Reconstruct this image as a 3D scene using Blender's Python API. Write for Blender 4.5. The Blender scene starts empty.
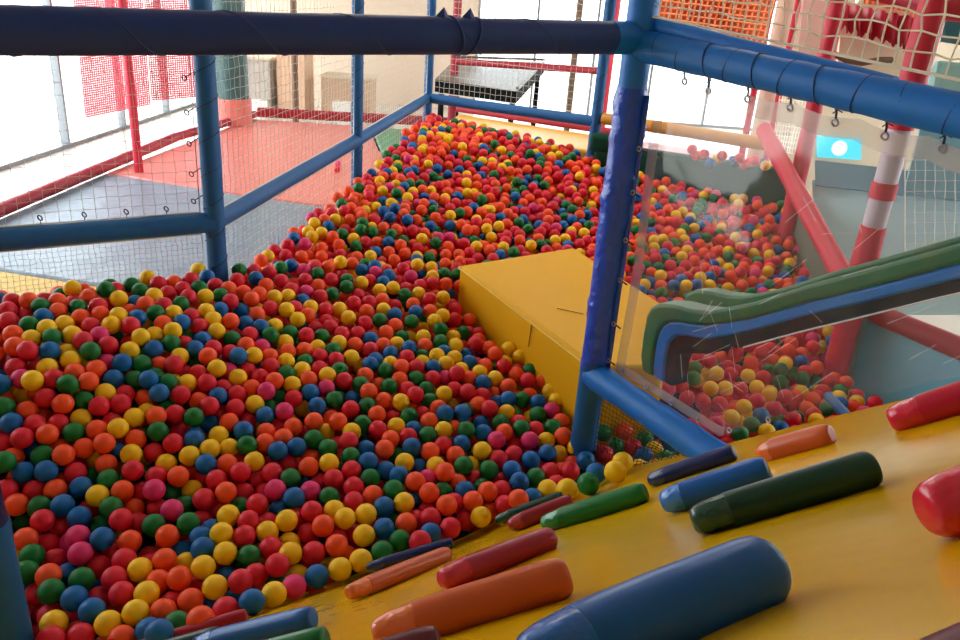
import bpy, bmesh, math, random
import numpy as np
from mathutils import Vector, Matrix

# ------------------------------------------------------------------ camera, sky, light, exposure
SC = bpy.context.scene
COL = SC.collection
random.seed(5)

CAM_Z = 2.2
FOCAL = 775.0
def camera_axes():
    p, r = math.radians(22.4), math.radians(4.2)
    fwd = Vector((0, math.cos(p), -math.sin(p)))
    rt0 = Vector((1, 0, 0)); up0 = rt0.cross(fwd)
    rt = math.cos(r) * rt0 + math.sin(r) * up0
    up = -math.sin(r) * rt0 + math.cos(r) * up0
    return fwd, rt, up
FWD, RT, UP = camera_axes()
cam_data = bpy.data.cameras.new('camera')
cam = bpy.data.objects.new('camera', cam_data)
COL.objects.link(cam)
m = Matrix((RT, UP, -FWD)).transposed().to_4x4()
m.translation = Vector((0, 0, CAM_Z))
cam.matrix_world = m
cam_data.sensor_width = 36.0
cam_data.lens = 36.0 * FOCAL / 960.0
cam_data.clip_start = 0.02
SC.camera = cam

world = bpy.data.worlds.new('daylight_sky'); SC.world = world
world.use_nodes = True
wb = world.node_tree.nodes['Background']
wb.inputs[0].default_value = (0.93, 0.985, 1.05, 1)
wb.inputs[1].default_value = 4.2

SC.view_settings.view_transform = 'Standard'
SC.view_settings.look = 'None'
SC.view_settings.gamma = 1.0
SC.view_settings.use_curve_mapping = False
SC.view_settings.exposure = 0.58
SC.cycles.max_bounces = 10
SC.cycles.transparent_max_bounces = 24
SC.cycles.use_denoising = True

def area_light(name, loc, target, sx, sy, power, color=(1, 1, 1), portal=False):
    d = bpy.data.lights.new(name, 'AREA'); d.shape = 'RECTANGLE'; d.size = sx; d.size_y = sy
    d.energy = power; d.color = color
    if portal: d.cycles.is_portal = True
    o = bpy.data.objects.new(name, d); COL.objects.link(o)
    o.location = loc
    o.rotation_euler = (Vector(target) - Vector(loc)).to_track_quat('-Z', 'Y').to_euler()
    return o
# added fill lights over the play area, not lamps of the hall
for lx, ly in ((-1.0, 6.2), (1.6, 6.4)):
    area_light('added_fill_light', (lx, ly, 4.22), (lx, ly, 0), 1.2, .6, 25, (1.0, .97, .92))


# ------------------------------------------------------------------ helpers
def srgb(r, g, b):
    f = lambda c: ((c / 255.0 + 0.055) / 1.055) ** 2.4 if c > 10 else c / 255.0 / 12.92
    return (f(r), f(g), f(b), 1.0)

MATS = {}
def mat(name, col, rough=0.5, bump=0.0, scale=30.0, spec=0.5, metal=0.0, var=0.0, coat=0.0, emit=0.0, dist=0.01):
    if name in MATS: return MATS[name]
    mt = bpy.data.materials.new(name); mt.use_nodes = True
    nt = mt.node_tree; b = nt.nodes['Principled BSDF']
    b.inputs['Base Color'].default_value = col
    b.inputs['Roughness'].default_value = rough
    b.inputs['Metallic'].default_value = metal
    b.inputs['Specular IOR Level'].default_value = spec
    b.inputs['Coat Weight'].default_value = coat
    b.inputs['Coat Roughness'].default_value = 0.12
    if emit:
        b.inputs['Emission Color'].default_value = col; b.inputs['Emission Strength'].default_value = emit
    if bump or var:
        tc = nt.nodes.new('ShaderNodeTexCoord')
        nz = nt.nodes.new('ShaderNodeTexNoise'); nz.inputs['Scale'].default_value = scale; nz.inputs['Detail'].default_value = 3
        nt.links.new(tc.outputs['Object'], nz.inputs['Vector'])
        if bump:
            bp = nt.nodes.new('ShaderNodeBump'); bp.inputs['Strength'].default_value = bump; bp.inputs['Distance'].default_value = dist
            nt.links.new(nz.outputs['Fac'], bp.inputs['Height']); nt.links.new(bp.outputs['Normal'], b.inputs['Normal'])
        if var:
            mx = nt.nodes.new('ShaderNodeMix'); mx.data_type = 'RGBA'
            mx.inputs[6].default_value = tuple(c * (1 - var) for c in col[:3]) + (1,)
            mx.inputs[7].default_value = tuple(min(1, c * (1 + var)) for c in col[:3]) + (1,)
            nt.links.new(nz.outputs['Fac'], mx.inputs[0]); nt.links.new(mx.outputs[2], b.inputs['Base Color'])
    MATS[name] = mt
    return mt

class MB:
    """collects simple shapes and links them as ONE mesh object"""
    def __init__(s): s.v = []; s.f = []; s.mi = []
    def add(s, vs, fs, mi=0):
        o = len(s.v); s.v.extend([tuple(v) for v in vs]); s.f.extend([tuple(i + o for i in f) for f in fs]); s.mi.extend([mi] * len(fs))
    def box(s, c, hx, hy, hz, ax=None, mi=0):
        """box round centre c, half sizes, axes ax"""
        c = Vector(c)
        ax = ax or (Vector((1, 0, 0)), Vector((0, 1, 0)), Vector((0, 0, 1)))
        vs = [c + ax[0] * hx * i + ax[1] * hy * j + ax[2] * hz * k for i in (-1, 1) for j in (-1, 1) for k in (-1, 1)]
        s.add(vs, [(0, 1, 3, 2), (4, 6, 7, 5), (0, 4, 5, 1), (2, 3, 7, 6), (0, 2, 6, 4), (1, 5, 7, 3)], mi)
    def tube(s, pts, r, n=8, cap=True, mi=0, rad=None):
        pts = [Vector(p) for p in pts]
        ref = None; rings = []
        for i, p in enumerate(pts):
            t = (pts[min(i + 1, len(pts) - 1)] - pts[max(i - 1, 0)]).normalized()
            if ref is None:
                ref = Vector((0, 0, 1)) if abs(t.z) < 0.9 else Vector((1, 0, 0))
            a = (ref - t * ref.dot(t)).normalized(); ref = a
            b = t.cross(a)
            rr = r if rad is None else rad[i]
            rings.append([p + (a * math.cos(2 * math.pi * k / n) + b * math.sin(2 * math.pi * k / n)) * (rr if not callable(rr) else rr(k / n)) for k in range(n)])
        vs = [v for ring in rings for v in ring]
        fs = []
        for i in range(len(rings) - 1):
            for k in range(n):
                k2 = (k + 1) % n
                fs.append((i * n + k, i * n + k2, (i + 1) * n + k2, (i + 1) * n + k))
        if cap:
            fs.append(tuple(reversed(range(n)))); fs.append(tuple((len(rings) - 1) * n + k for k in range(n)))
        s.add(vs, fs, mi)
    def torus(s, c, R, r, nrm, n=14, k=6, mi=0):
        nrm = Vector(nrm).normalized()
        a = nrm.orthogonal().normalized(); b = nrm.cross(a)
        pts = [Vector(c) + (a * math.cos(2 * math.pi * i / n) + b * math.sin(2 * math.pi * i / n)) * R for i in range(n)]
        vs = []; fs = []
        for i in range(n):
            d = (pts[i] - Vector(c)).normalized()
            for j in range(k):
                vs.append(pts[i] + (d * math.cos(2 * math.pi * j / k) + nrm * math.sin(2 * math.pi * j / k)) * r)
        for i in range(n):
            for j in range(k):
                fs.append((i * k + j, i * k + (j + 1) % k, ((i + 1) % n) * k + (j + 1) % k, ((i + 1) % n) * k + j))
        s.add(vs, fs, mi)
    def build(s, name, mats, parent=None, smooth=True, bevel=0.0, seg=2, solid=0.0, sub=0):
        me = bpy.data.meshes.new(name); me.from_pydata(s.v, [], s.f)
        for mm in (mats if isinstance(mats, (list, tuple)) else [mats]): me.materials.append(mm)
        me.polygons.foreach_set('material_index', s.mi)
        bm = bmesh.new(); bm.from_mesh(me)
        if not solid: bmesh.ops.recalc_face_normals(bm, faces=bm.faces)
        bm.to_mesh(me); bm.free()
        if smooth:
            me.polygons.foreach_set('use_smooth', [True] * len(me.polygons))
            try: me.set_sharp_from_angle(angle=math.radians(40))
            except Exception: pass
        o = bpy.data.objects.new(name, me); COL.objects.link(o)
        if parent is not None: o.parent = parent
        if solid:
            md = o.modifiers.new('solid', 'SOLIDIFY'); md.thickness = solid; md.offset = 0
        if bevel:
            md = o.modifiers.new('bevel', 'BEVEL'); md.width = bevel; md.segments = seg; md.limit_method = 'ANGLE'
        if sub:
            md = o.modifiers.new('sub', 'SUBSURF'); md.levels = sub; md.render_levels = sub
        return o

def tag(o, label, cat, group=None):
    o['label'] = label; o['category'] = cat
    if group: o['group'] = group
    return o
def struct(o):
    o['kind'] = 'structure'; return o
def thing(name, label, cat, loc=(0, 0, 0), group=None):
    o = bpy.data.objects.new(name, None); COL.objects.link(o); o.empty_display_size = 0.1
    o.location = (0, 0, 0)
    return tag(o, label, cat, group)
def lerp(a, b, t): return Vector(a) * (1 - t) + Vector(b) * t
def V2(p, z): return Vector((p[0], p[1], z))

def pt(x, y, d):
    return Vector((0, 0, CAM_Z)) + (FWD + RT * ((x - 480) / FOCAL) - UP * ((y - 320) / FOCAL)) * d

# frame axes of the play structure
U = Vector((0.835, 0.55, 0)); D = Vector((0.55, -0.835, 0)); ZA = Vector((0, 0, 1))
PM = (0.42, 2.52); PL = (-1.22, 3.35); P2 = (-0.885, 5.09); P3 = (-0.58, 6.8); PB = (0.775, 6.09); PN = (-1.14, 1.49)
PV2 = (1.78, 3.52); PV1 = (1.93, 4.9)
def slope_z(x, y):
    k = min(1.0, max(0.0, ((x - .42) * .835 + (y - 2.52) * .55 + .8) / .95))
    return 1.36 + 0.44 * (x - 0.08) - 0.69 * (y - 0.95) + .11 * k * k * (3 - 2 * k)
SN = Vector((-0.44, 0.69, 1)).normalized()

# materials
M_blue = mat('blue_foam', srgb(0, 112, 208), 0.5, 0.15, 25, var=0.12)
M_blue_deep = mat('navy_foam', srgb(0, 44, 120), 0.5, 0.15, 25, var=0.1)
M_blue_old = mat('dull_blue_foam', srgb(0, 90, 152), 0.55, 0.15, 25, var=0.12)
M_sheath = mat('glossy_blue_vinyl', srgb(0, 74, 208), 0.3, 0.6, 16, coat=0.5, dist=0.03)
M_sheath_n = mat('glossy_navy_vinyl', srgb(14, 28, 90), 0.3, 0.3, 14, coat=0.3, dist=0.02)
M_cord = mat('dark_cord', srgb(18, 26, 60), 0.7)
M_cordn = mat('navy_strap', srgb(40, 60, 130), 0.5)
M_red = mat('red_foam', srgb(205, 30, 58), 0.5, 0.2, 25, var=0.12)
M_red_dull = mat('dull_red_foam', srgb(165, 30, 50), 0.55, 0.2, 25, var=0.12)
M_yel_rail = mat('ochre_foam', srgb(205, 140, 30), 0.5, 0.15, 25, var=0.1)
M_green_d = mat('dark_green_vinyl', srgb(4, 58, 42), 0.75, 0.2, 12, spec=.2)
M_green = mat('green_vinyl', srgb(6, 100, 44), 0.45, 0.2, 12)
M_vin_blue = mat('blue_vinyl', srgb(0, 114, 202), 0.42, 0.2, 12)
M_black = mat('black_vinyl', srgb(14, 18, 20), 0.8, 0.2, 12, spec=.15)
M_white_cord = mat('white_net_twine', srgb(225, 222, 210), 0.7)
M_knot = mat('grey_net_knot', srgb(90, 92, 90), 0.8)
M_rope = mat('cream_net_rope', srgb(240, 232, 212), 0.8)
M_black_cord = mat('black_net_twine', srgb(28, 24, 22), 0.8)
M_orange_net = mat('orange_mesh', srgb(250, 150, 95), 0.7)
M_pink_net = mat('red_mesh', srgb(215, 60, 80), 0.7)
M_steel = mat('steel', srgb(190, 190, 195), 0.3, metal=1.0)
M_grey_mat = mat('grey_blue_vinyl', srgb(112, 130, 148), 0.36, 0.4, 4, dist=0.05, spec=.4)
M_pink_mat = mat('salmon_vinyl', srgb(222, 122, 112), 0.38, 0.3, 4, dist=0.04, spec=.4)
M_yel_mat = mat('pale_yellow_vinyl', srgb(205, 165, 50), 0.5, 0.25, 6, dist=0.03, spec=.3)
M_green_mat = mat('pale_green_vinyl', srgb(70, 150, 110), 0.45, 0.25, 6)
M_yel = mat('yellow_vinyl', srgb(232, 172, 8), 0.55, 0.12, 5, spec=.2, dist=0.03)
M_slope = mat('glossy_yellow_vinyl', srgb(224, 172, 0), 0.22, 0.22, 3.2, coat=0.25, dist=0.03)
M_plat = mat('amber_vinyl', srgb(240, 185, 70), 0.4, 0.2, 6)

# ------------------------------------------------------------------ the hall
M_tile = mat('pale_floor_tile', srgb(205, 198, 188), 0.25, var=0.05, scale=3)
M_plaster = mat('cream_plaster', srgb(215, 198, 172), 0.8, var=0.04, scale=4)
M_tan = mat('tan_plaster', srgb(232, 210, 188), 0.8, var=0.05, scale=3)
M_ceil = mat('white_ceiling', srgb(200, 195, 185), 0.9)
M_pave = mat('sunlit_paving', srgb(225, 220, 212), 0.9, var=0.05, scale=2)
M_alu = mat('grey_window_frame', srgb(140, 145, 150), 0.4, metal=0.3)
def schlick(nt, f0=.04):
    lw = nt.nodes.new('ShaderNodeLayerWeight'); lw.inputs[0].default_value = .5
    pw = nt.nodes.new('ShaderNodeMath'); pw.operation = 'POWER'; pw.inputs[1].default_value = 5
    ml = nt.nodes.new('ShaderNodeMath'); ml.operation = 'MULTIPLY_ADD'; ml.inputs[1].default_value = 1 - f0; ml.inputs[2].default_value = f0
    nt.links.new(lw.outputs['Facing'], pw.inputs[0]); nt.links.new(pw.outputs[0], ml.inputs[0])
    return ml
def glass_mat():
    mt = bpy.data.materials.new('window_glass'); mt.use_nodes = True; nt = mt.node_tree
    nt.nodes.remove(nt.nodes['Principled BSDF'])
    out = nt.nodes['Material Output']
    tr = nt.nodes.new('ShaderNodeBsdfTransparent'); tr.inputs[0].default_value = (0.96, 0.98, 0.97, 1)
    gl = nt.nodes.new('ShaderNodeBsdfGlossy'); gl.inputs['Roughness'].default_value = 0.02
    fr = schlick(nt, .02)
    mx = nt.nodes.new('ShaderNodeMixShader')
    nt.links.new(fr.outputs[0], mx.inputs[0]); nt.links.new(tr.outputs[0], mx.inputs[1]); nt.links.new(gl.outputs[0], mx.inputs[2])
    nt.links.new(mx.outputs[0], out.inputs[0])
    return mt
M_glass = glass_mat()

XL, XR, YF, YB, ZC = -5.6, 7.1, -3.0, 17.1, 4.3
b = MB(); b.box(((XL + XR) / 2, (YF + YB) / 2, -0.1), (XR - XL) / 2 + .3, (YB - YF) / 2 + .3, 0.1)
struct(b.build('floor', M_tile))
b = MB(); b.box(((XL + XR) / 2, (YF + YB) / 2, ZC + 0.1), (XR - XL) / 2 + .3, (YB - YF) / 2 + .3, 0.1)
struct(b.build('ceiling', M_ceil))
b = MB(); b.box((0, 20, -0.35), 60, 60, 0.05)
struct(b.build('ground', M_pave))

def wall_with_opening(name, along, fixed, a0, a1, o0, o1, zo0, zo1, material, th=0.15):
    b = MB()
    def seg(x0, x1, z0, z1):
        if x1 - x0 < .01 or z1 - z0 < .01: return
        c = ((x0 + x1) / 2, fixed, (z0 + z1) / 2); h = ((x1 - x0) / 2, th / 2, (z1 - z0) / 2)
        if along == 'y': c = (fixed, c[0], c[2]); h = (h[1], h[0], h[2])
        b.box(c, *h)
    seg(a0, o0, 0, ZC); seg(o1, a1, 0, ZC); seg(o0, o1, 0, zo0); seg(o0, o1, zo1, ZC)
    return struct(b.build(name, material))
wall_with_opening('wall_left', 'y', XL - .1, YF, YB, 2.0, 17.0, 0.0, 4.1, M_plaster)
wall_with_opening('wall_back', 'x', YB + .1, XL, XR, -0.5, 5.7, 0.0, 4.1, M_tan)
wall_with_opening('wall_right', 'y', XR + .1, YF, YB, 2.0, 11.0, 0.9, 3.9, M_plaster)
b = MB(); b.box(((XL + XR) / 2, YF - .1, ZC / 2), (XR - XL) / 2 + .2, 0.08, ZC / 2)
struct(b.build('wall_front', M_plaster))

def window(idx, along, fixed, a0, a1, z0, z1, cols, bars):
    fr = MB(); w = 0.05
    def bar(x0, x1, zz0, zz1):
        c = ((x0 + x1) / 2, fixed, (zz0 + zz1) / 2); h = ((x1 - x0) / 2, 0.05, (zz1 - zz0) / 2)
        if along == 'y': c = (fixed, c[0], c[2]); h = (h[1], h[0], h[2])
        fr.box(c, *h)
    bar(a0, a1, z0, z0 + w); bar(a0, a1, z1 - w, z1)
    for i in range(cols + 1):
        x = a0 + (a1 - a0) * i / cols; x = min(max(x, a0 + w / 2), a1 - w / 2)
        bar(x - w / 2, x + w / 2, z0 + w, z1 - w)
    for zz in bars: bar(a0, a1, zz - .02, zz + .02)
    o = struct(fr.build('window_%d' % idx, M_alu, smooth=False))
    g = MB()
    c = ((a0 + a1) / 2, fixed, (z0 + z1) / 2); h = ((a1 - a0) / 2, 0.004, (z1 - z0) / 2)
    if along == 'y': c = (fixed, c[0], c[2]); h = (h[1], h[0], h[2])
    g.box(c, *h)
    g.build('pane', M_glass, o, smooth=False)
window(1, 'y', XL - .1, 2.0, 17.0, 0.0, 4.1, 9, [])
window(2, 'x', YB + .1, -0.5, 5.7, 0.0, 4.1, 5, [2.6])
window(3, 'y', XR + .1, 2.0, 11.0, 0.9, 3.9, 5, [])

# ------------------------------------------------------------------ padded posts and rails
def wobble_sleeve(p0, p1, r, n=16, seglen=0.06, amp=0.02, seed=0, pinch=()):
    """foam sleeve with slightly uneven radius and pinched rings where cords tie it"""
    rnd = random.Random(seed)
    p0, p1 = Vector(p0), Vector(p1); L = (p1 - p0).length
    k = max(2, int(L / seglen)); pts = []; rad = []
    ph = [rnd.uniform(0, 6.28) for _ in range(4)]
    for i in range(k + 1):
        t = i / k; pts.append(lerp(p0, p1, t))
        x = t * L
        rr = r * (1 + amp * (math.sin(x * 9 + ph[0]) + .6 * math.sin(x * 23 + ph[1])))
        for q in pinch:
            rr -= r * .07 * math.exp(-((x - q) / .022) ** 2)
        rad.append(rr)
    b = MB(); b.tube(pts, r, n, True, 0, rad); return b

def spiral(p0, p1, r, turns, n=12, wire=0.0025, ph=0.0, t0=0.0, t1=1.0):
    p0, p1 = Vector(p0), Vector(p1); t = (p1 - p0).normalized()
    a = t.orthogonal().normalized(); c = t.cross(a)
    N = max(6, int(turns * n)); pts = []
    for i in range(N + 1):
        s = t0 + (t1 - t0) * i / N; an = 2 * math.pi * turns * i / N + ph
        pts.append(lerp(p0, p1, s) + (a * math.cos(an) + c * math.sin(an)) * (r + wire * .3))
    b = MB(); b.tube(pts, wire, 5); return b

POSTG = 'blue padded frame posts'; RAILG = 'blue padded frame rails'
def post(p, z0, z1, r, label, m=M_blue_old, group=POSTG, seed=0, cord=0, name='padded_post'):
    o = thing(name, label, 'post', (p[0], p[1], z0), group)
    wobble_sleeve(V2(p, z0), V2(p, z1), r, seed=seed).build('foam_sleeve', m, o)
    if cord: spiral(V2(p, z0 + .05), V2(p, z1), r, cord, wire=.002).build('lacing_cord', M_cord, o)
    return o
def rail(a, c, r, label, m=M_blue_old, group=RAILG, seed=0, cord=0, name='padded_rail', wire=.0022, pinch=()):
    o = thing(name, label, 'rail', a, group)
    wobble_sleeve(a, c, r, seed=seed, pinch=pinch).build('foam_sleeve', m, o)
    if cord: spiral(a, c, r, cord, wire=wire).build('lacing_cord', M_cord, o)
    return o

post(PL, 0.0, 3.2, 0.045, 'blue padded post at the left corner of the ball pit', seed=1, cord=22)
post(P2, 0.0, 3.2, 0.038, 'blue padded post in the middle of the long left netting', seed=2, cord=18)
post(P3, 0.0, 3.2, 0.037, 'blue padded post at the far left corner of the pit', seed=3, cord=18)
post(PB, 0.0, 3.2, 0.042, 'blue padded post at the far right corner beside a red post', seed=4, cord=18)

ZR, ZR2, ZR3 = 1.2, 1.3, 1.4
PL0 = Vector(PL + (0,)) - U * 2.0
rail((PL0.x, PL0.y, ZR), V2(PL, ZR), 0.046, 'blue padded mid rail running left from the left corner post', seed=5)
rail(V2(PL, ZR), V2(P2, ZR2), 0.039, 'blue padded rail rising from the left corner post to the middle post', seed=6)
rail(V2(P2, ZR2), V2(P3, ZR3), 0.037, 'blue padded rail between the middle post and far left post', seed=7)
rail(V2(P3, ZR3), V2(PB, ZR3), 0.04, 'blue padded rail across the far end of the pit', seed=8)

# main post: foam core, glossy sheath, eyelets
mp = thing('sheathed_post', 'central blue post wrapped in a glossy wrinkled vinyl sheath', 'post', (PM[0], PM[1], 0), POSTG)
wobble_sleeve(V2(PM, 0.0), V2(PM, 1.04), 0.050, seed=9, pinch=(.55, .78)).build('lower_foam', M_blue_old, mp)
wobble_sleeve(V2(PM, 1.9), V2(PM, 3.0), 0.047, seed=10).build('upper_foam', M_blue, mp)
def sheath(p, z0, z1, r, seed, m, parent, flap=True):
    rnd = random.Random(seed); n = 28; k = 60; rings = []
    wr = [(rnd.uniform(z0, z1), rnd.uniform(0, 6.28), rnd.uniform(-2.5, 2.5), rnd.uniform(.004, .010)) for _ in range(34)]
    b = MB(); vs = []; fs = []
    for i in range(k + 1):
        z = z0 + (z1 - z0) * i / k
        for j in range(n):
            a = 2 * math.pi * j / n; rr = r * (1 + .03 * math.sin(z * 7 + seed))
            for (zc, ac, tw, am) in wr:
                da = (a - ac + math.pi) % (2 * math.pi) - math.pi
                rr += am * math.exp(-(da / .7) ** 2) * math.exp(-((z - zc - da * .03 * tw) / .014) ** 2)
            vs.append((p[0] + rr * math.cos(a), p[1] + rr * math.sin(a), z))
    for i in range(k):
        for j in range(n):
            fs.append((i * n + j, i * n + (j + 1) % n, (i + 1) * n + (j + 1) % n, (i + 1) * n + j))
    b.add(vs, fs); b.build('vinyl_sheath', m, parent)
sheath(PM, 1.02, 1.98, 0.049, 3, M_sheath, mp)
# sheath flap laced on the right side, with eyelets
fl = MB(); side = (D * 0.6 + U * 0.2).normalized()
fdir = Vector((0.75, -0.66, 0)).normalized()
n = 20; vs = []; fs = []
for i in range(n + 1):
    z = 1.02 + .94 * i / n
    for w in (0.040, 0.066):
        q = V2(PM, z) + fdir * w + Vector((0, 0, 0.004 * math.sin(i * 1.7)))
        vs.append(q)
for i in range(n): fs.append((2 * i, 2 * i + 1, 2 * i + 3, 2 * i + 2))
fl.add(vs, fs); fl.build('sheath_flap', M_sheath, mp, solid=0.004)
for z in (1.06, 1.2, 1.36, 1.5, 1.66, 1.8):
    e = MB(); e.torus(V2(PM, z) + fdir * .057 + fdir.cross(ZA) * .004, .007, .0025, fdir.cross(ZA)); e.build('eyelet', M_steel, mp)
lc = MB()
for z in (1.06, 1.2, 1.36, 1.5, 1.66, 1.8):
    lc.tube([V2(PM, z) + fdir * .057, V2(PM, z - .005) + fdir * .085 + Vector((.0, .0, -.004))], .003, 5)
lc.build('lacing_cord', M_cord, mp)

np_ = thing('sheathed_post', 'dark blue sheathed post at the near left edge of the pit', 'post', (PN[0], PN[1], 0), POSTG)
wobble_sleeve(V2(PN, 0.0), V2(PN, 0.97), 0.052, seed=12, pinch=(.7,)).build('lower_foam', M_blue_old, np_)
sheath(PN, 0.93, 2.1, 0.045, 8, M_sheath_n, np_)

# big navy beam overhead
BA0 = Vector((-1.42, 1.22, 2.07)); BA1 = V2(PM, 2.125)
beam = thing('padded_beam', 'dark navy padded beam across the top of the view', 'beam', BA0, RAILG)
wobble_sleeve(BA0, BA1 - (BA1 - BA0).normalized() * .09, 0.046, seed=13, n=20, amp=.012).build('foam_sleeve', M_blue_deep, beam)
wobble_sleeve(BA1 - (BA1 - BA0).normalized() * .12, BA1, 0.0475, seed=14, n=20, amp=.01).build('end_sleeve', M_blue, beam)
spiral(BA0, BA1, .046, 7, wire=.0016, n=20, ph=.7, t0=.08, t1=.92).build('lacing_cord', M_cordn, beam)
bt = MB()   # bunched strap knot by the middle
kp = lerp(BA0, BA1, .705)
ax = (BA1 - BA0).normalized()
for s_ in (-1, 1):
    q = kp + ax * .04 * s_ + Vector((0, 0, .043))
    bt.add([q + ax * -.02, q + ax * .025, q + ax * (.008) + Vector((0, 0, .026)), q + U.cross(ZA) * .02], [(0, 1, 2), (1, 3, 2), (3, 0, 2), (0, 3, 1)])
bt.torus(kp, .048, .004, (ax + Vector((0, 0, .25))).normalized(), n=24)
bt.torus(kp + ax * .05, .048, .0035, (ax - Vector((0, 0, .35))).normalized(), n=24)
bt.build('knotted_strap', M_blue_deep, beam)

# right hand beam with its cord windings
BB0 = V2(PM, 2.105); BB1 = Vector((PM[0], PM[1], 2.0)) + D * 1.75
Lb = (BB1 - BB0).length
ts = [.10, .2, .3, .38, .47, .56, .66, .77, .88, .99, 1.1]
bb = thing('padded_beam', 'bright blue padded beam at upper right, bound with dark cords', 'beam', BB0, RAILG)
wobble_sleeve(BB0, BB1, 0.046, seed=15, n=20, amp=.015, pinch=ts).build('foam_sleeve', M_blue, bb)
w = MB(); axb = (BB1 - BB0).normalized()
for i, t_ in enumerate(ts):
    w.torus(BB0 + axb * t_, .0455, .0015, (axb + Vector((0, 0, (-1) ** i * .2)) + U * .2).normalized(), n=26)
w.build('cord_windings', mat('navy_cord', srgb(16, 44, 110), .6), bb)
# thinner second rail just behind it
rail(V2(PM, 2.165) + U * .03, Vector((PM[0], PM[1], 2.075)) + D * .8 + U * .06, .028, 'thinner blue padded rail lying along the top of the right beam', m=M_blue, seed=16)
# low rail
LR1 = Vector((PM[0], PM[1], 0.97)) + D * .66
rail(V2(PM, .985), LR1, .053, 'low blue padded rail from the central post down to the yellow ramp', m=M_blue, seed=17, pinch=(.18, .3, .42, .55))

# red posts
RG = 'red padded frame posts'
def rpost(p, z0, z1, r, label, m=M_red, seed=0): return post(p, z0, z1, r, label, m, RG, seed, 0)
rpost((-3.47, 7.55), 0.3, 3.9, .042, 'red padded post beyond the left netting at the grey mat edge', seed=21)
rpost((1.36, 10.2), 0.0, 3.9, .062, 'red padded post right behind the far right blue post', seed=22)
rpost((-.62, 11.4), 0.0, 3.9, .06, 'thin red post far behind the pit beside the grey table', m=M_red_dull, seed=23)
v2 = thing('padded_post', 'thick post at the right of the pit, pale core in torn red sleeves', 'post', V2(PV2, 0), RG)
for z0_, z1_ in ((0.0, 1.36), (1.49, 1.565), (1.80, 3.6)): wobble_sleeve(V2(PV2, z0_), V2(PV2, z1_), .058, seed=24).build('foam_sleeve', M_red, v2)
b = MB(); b.tube([V2(PV2, 1.3), V2(PV2, 1.85)], .05, 14); b.build('bare_core', mat('pale_lilac_foam', srgb(205, 190, 205), .5), v2)
rpost(PV1, 0.0, 3.9, .05, 'red padded post along the right pit wall, farther back', seed=25)
rail(pt(764, 130, 5.2), pt(851, 292, 3.72), .052, 'red padded brace slanting down to the thick red post', M_red, 'red padded rails', 26)
rail(Vector((1.86, 3.62, .93)), Vector((2.34, 3.02, .88)), .05, 'dull red padded rail above the pale blue panel', M_red_dull, 'red padded rails', 27)
rail(Vector((-.62, 11.4, 1.38)), Vector((1.36, 10.2, 1.48)), .045, 'red padded rail between two red posts behind the pit', M_red_dull, 'red padded rails', 28)
rail(V2(PV2, 2.3), V2(PV2, 2.3) + Vector((1.5, -.1, -.05)), .05, 'red padded rail leading right from the thick red post', M_red, 'red padded rails', 29)
rail(V2(PB, 1.43) + Vector((.05, -.03, 0)), Vector((1.9, 5.32, 1.43)), .044, 'ochre padded rail behind the clear vinyl sheet', M_yel_rail, None, 30)

# ------------------------------------------------------------------ nets
def net(name, label, c00, c10, c01, c11, cell, r, m, group='safety nets round the pit', knots=True, sides=3, wob=0.0018, sag=0.0, seed=0, border=0.004, cat='net', mk=None):
    """square mesh net between four corners (c00-c10 bottom, c01-c11 top)"""
    rnd = random.Random(seed)
    c00, c10, c01, c11 = map(Vector, (c00, c10, c01, c11))
    nu = max(2, round(max((c10 - c00).length, (c11 - c01).length) / cell)); nv = max(2, round(max((c01 - c00).length, (c11 - c10).length) / cell))
    nrm = (c10 - c00).cross(c01 - c00).normalized()
    P = [[None] * (nv + 1) for _ in range(nu + 1)]
    for i in range(nu + 1):
        for j in range(nv + 1):
            u, v = i / nu, j / nv
            q = (c00 * (1 - u) + c10 * u) * (1 - v) + (c01 * (1 - u) + c11 * u) * v
            e = 1 if 0 < i < nu and 0 < j < nv else 0
            q += nrm * (sag * math.sin(math.pi * u) * math.sin(math.pi * v)) + Vector((rnd.gauss(0, 1), rnd.gauss(0, 1), rnd.gauss(0, 1))) * wob * e
            P[i][j] = q
    b = MB()
    for i in range(nu + 1): b.tube(P[i], r, sides, False)
    for j in range(nv + 1): b.tube([P[i][j] for i in range(nu + 1)], r, sides, False)
    if knots:
        s = r * 1.9
        for i in range(nu + 1):
            for j in range(nv + 1):
                q = P[i][j]
                b.add([q + Vector((s, 0, 0)), q - Vector((s, 0, 0)), q + Vector((0, s, 0)), q - Vector((0, s, 0)), q + Vector((0, 0, s)), q - Vector((0, 0, s))],
                      [(0, 2, 4), (2, 1, 4), (1, 3, 4), (3, 0, 4), (2, 0, 5), (1, 2, 5), (3, 1, 5), (0, 3, 5)], 1)
    o = thing(name, label, cat, c00, group)
    b.build('net_mesh', [m, mk or M_knot], o)
    if border:
        bo = MB(); bo.tube([c00, c10, c11, c01, c00], border, 5, False); bo.build('border_rope', m, o)
    return o
def hooks(o, pts, dirs):
    """snap rings lacing a net to its post"""
    for p, d in zip(pts, dirs):
        p = Vector(p); d = Vector(d)
        h = MB(); h.torus(p, .011, .0028, (.3, 1, .2), 10, 5); h.tube([p + d.normalized() * .01, p + d], .0022, 4)
        h.build('lacing_ring', M_cord, o)

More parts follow.
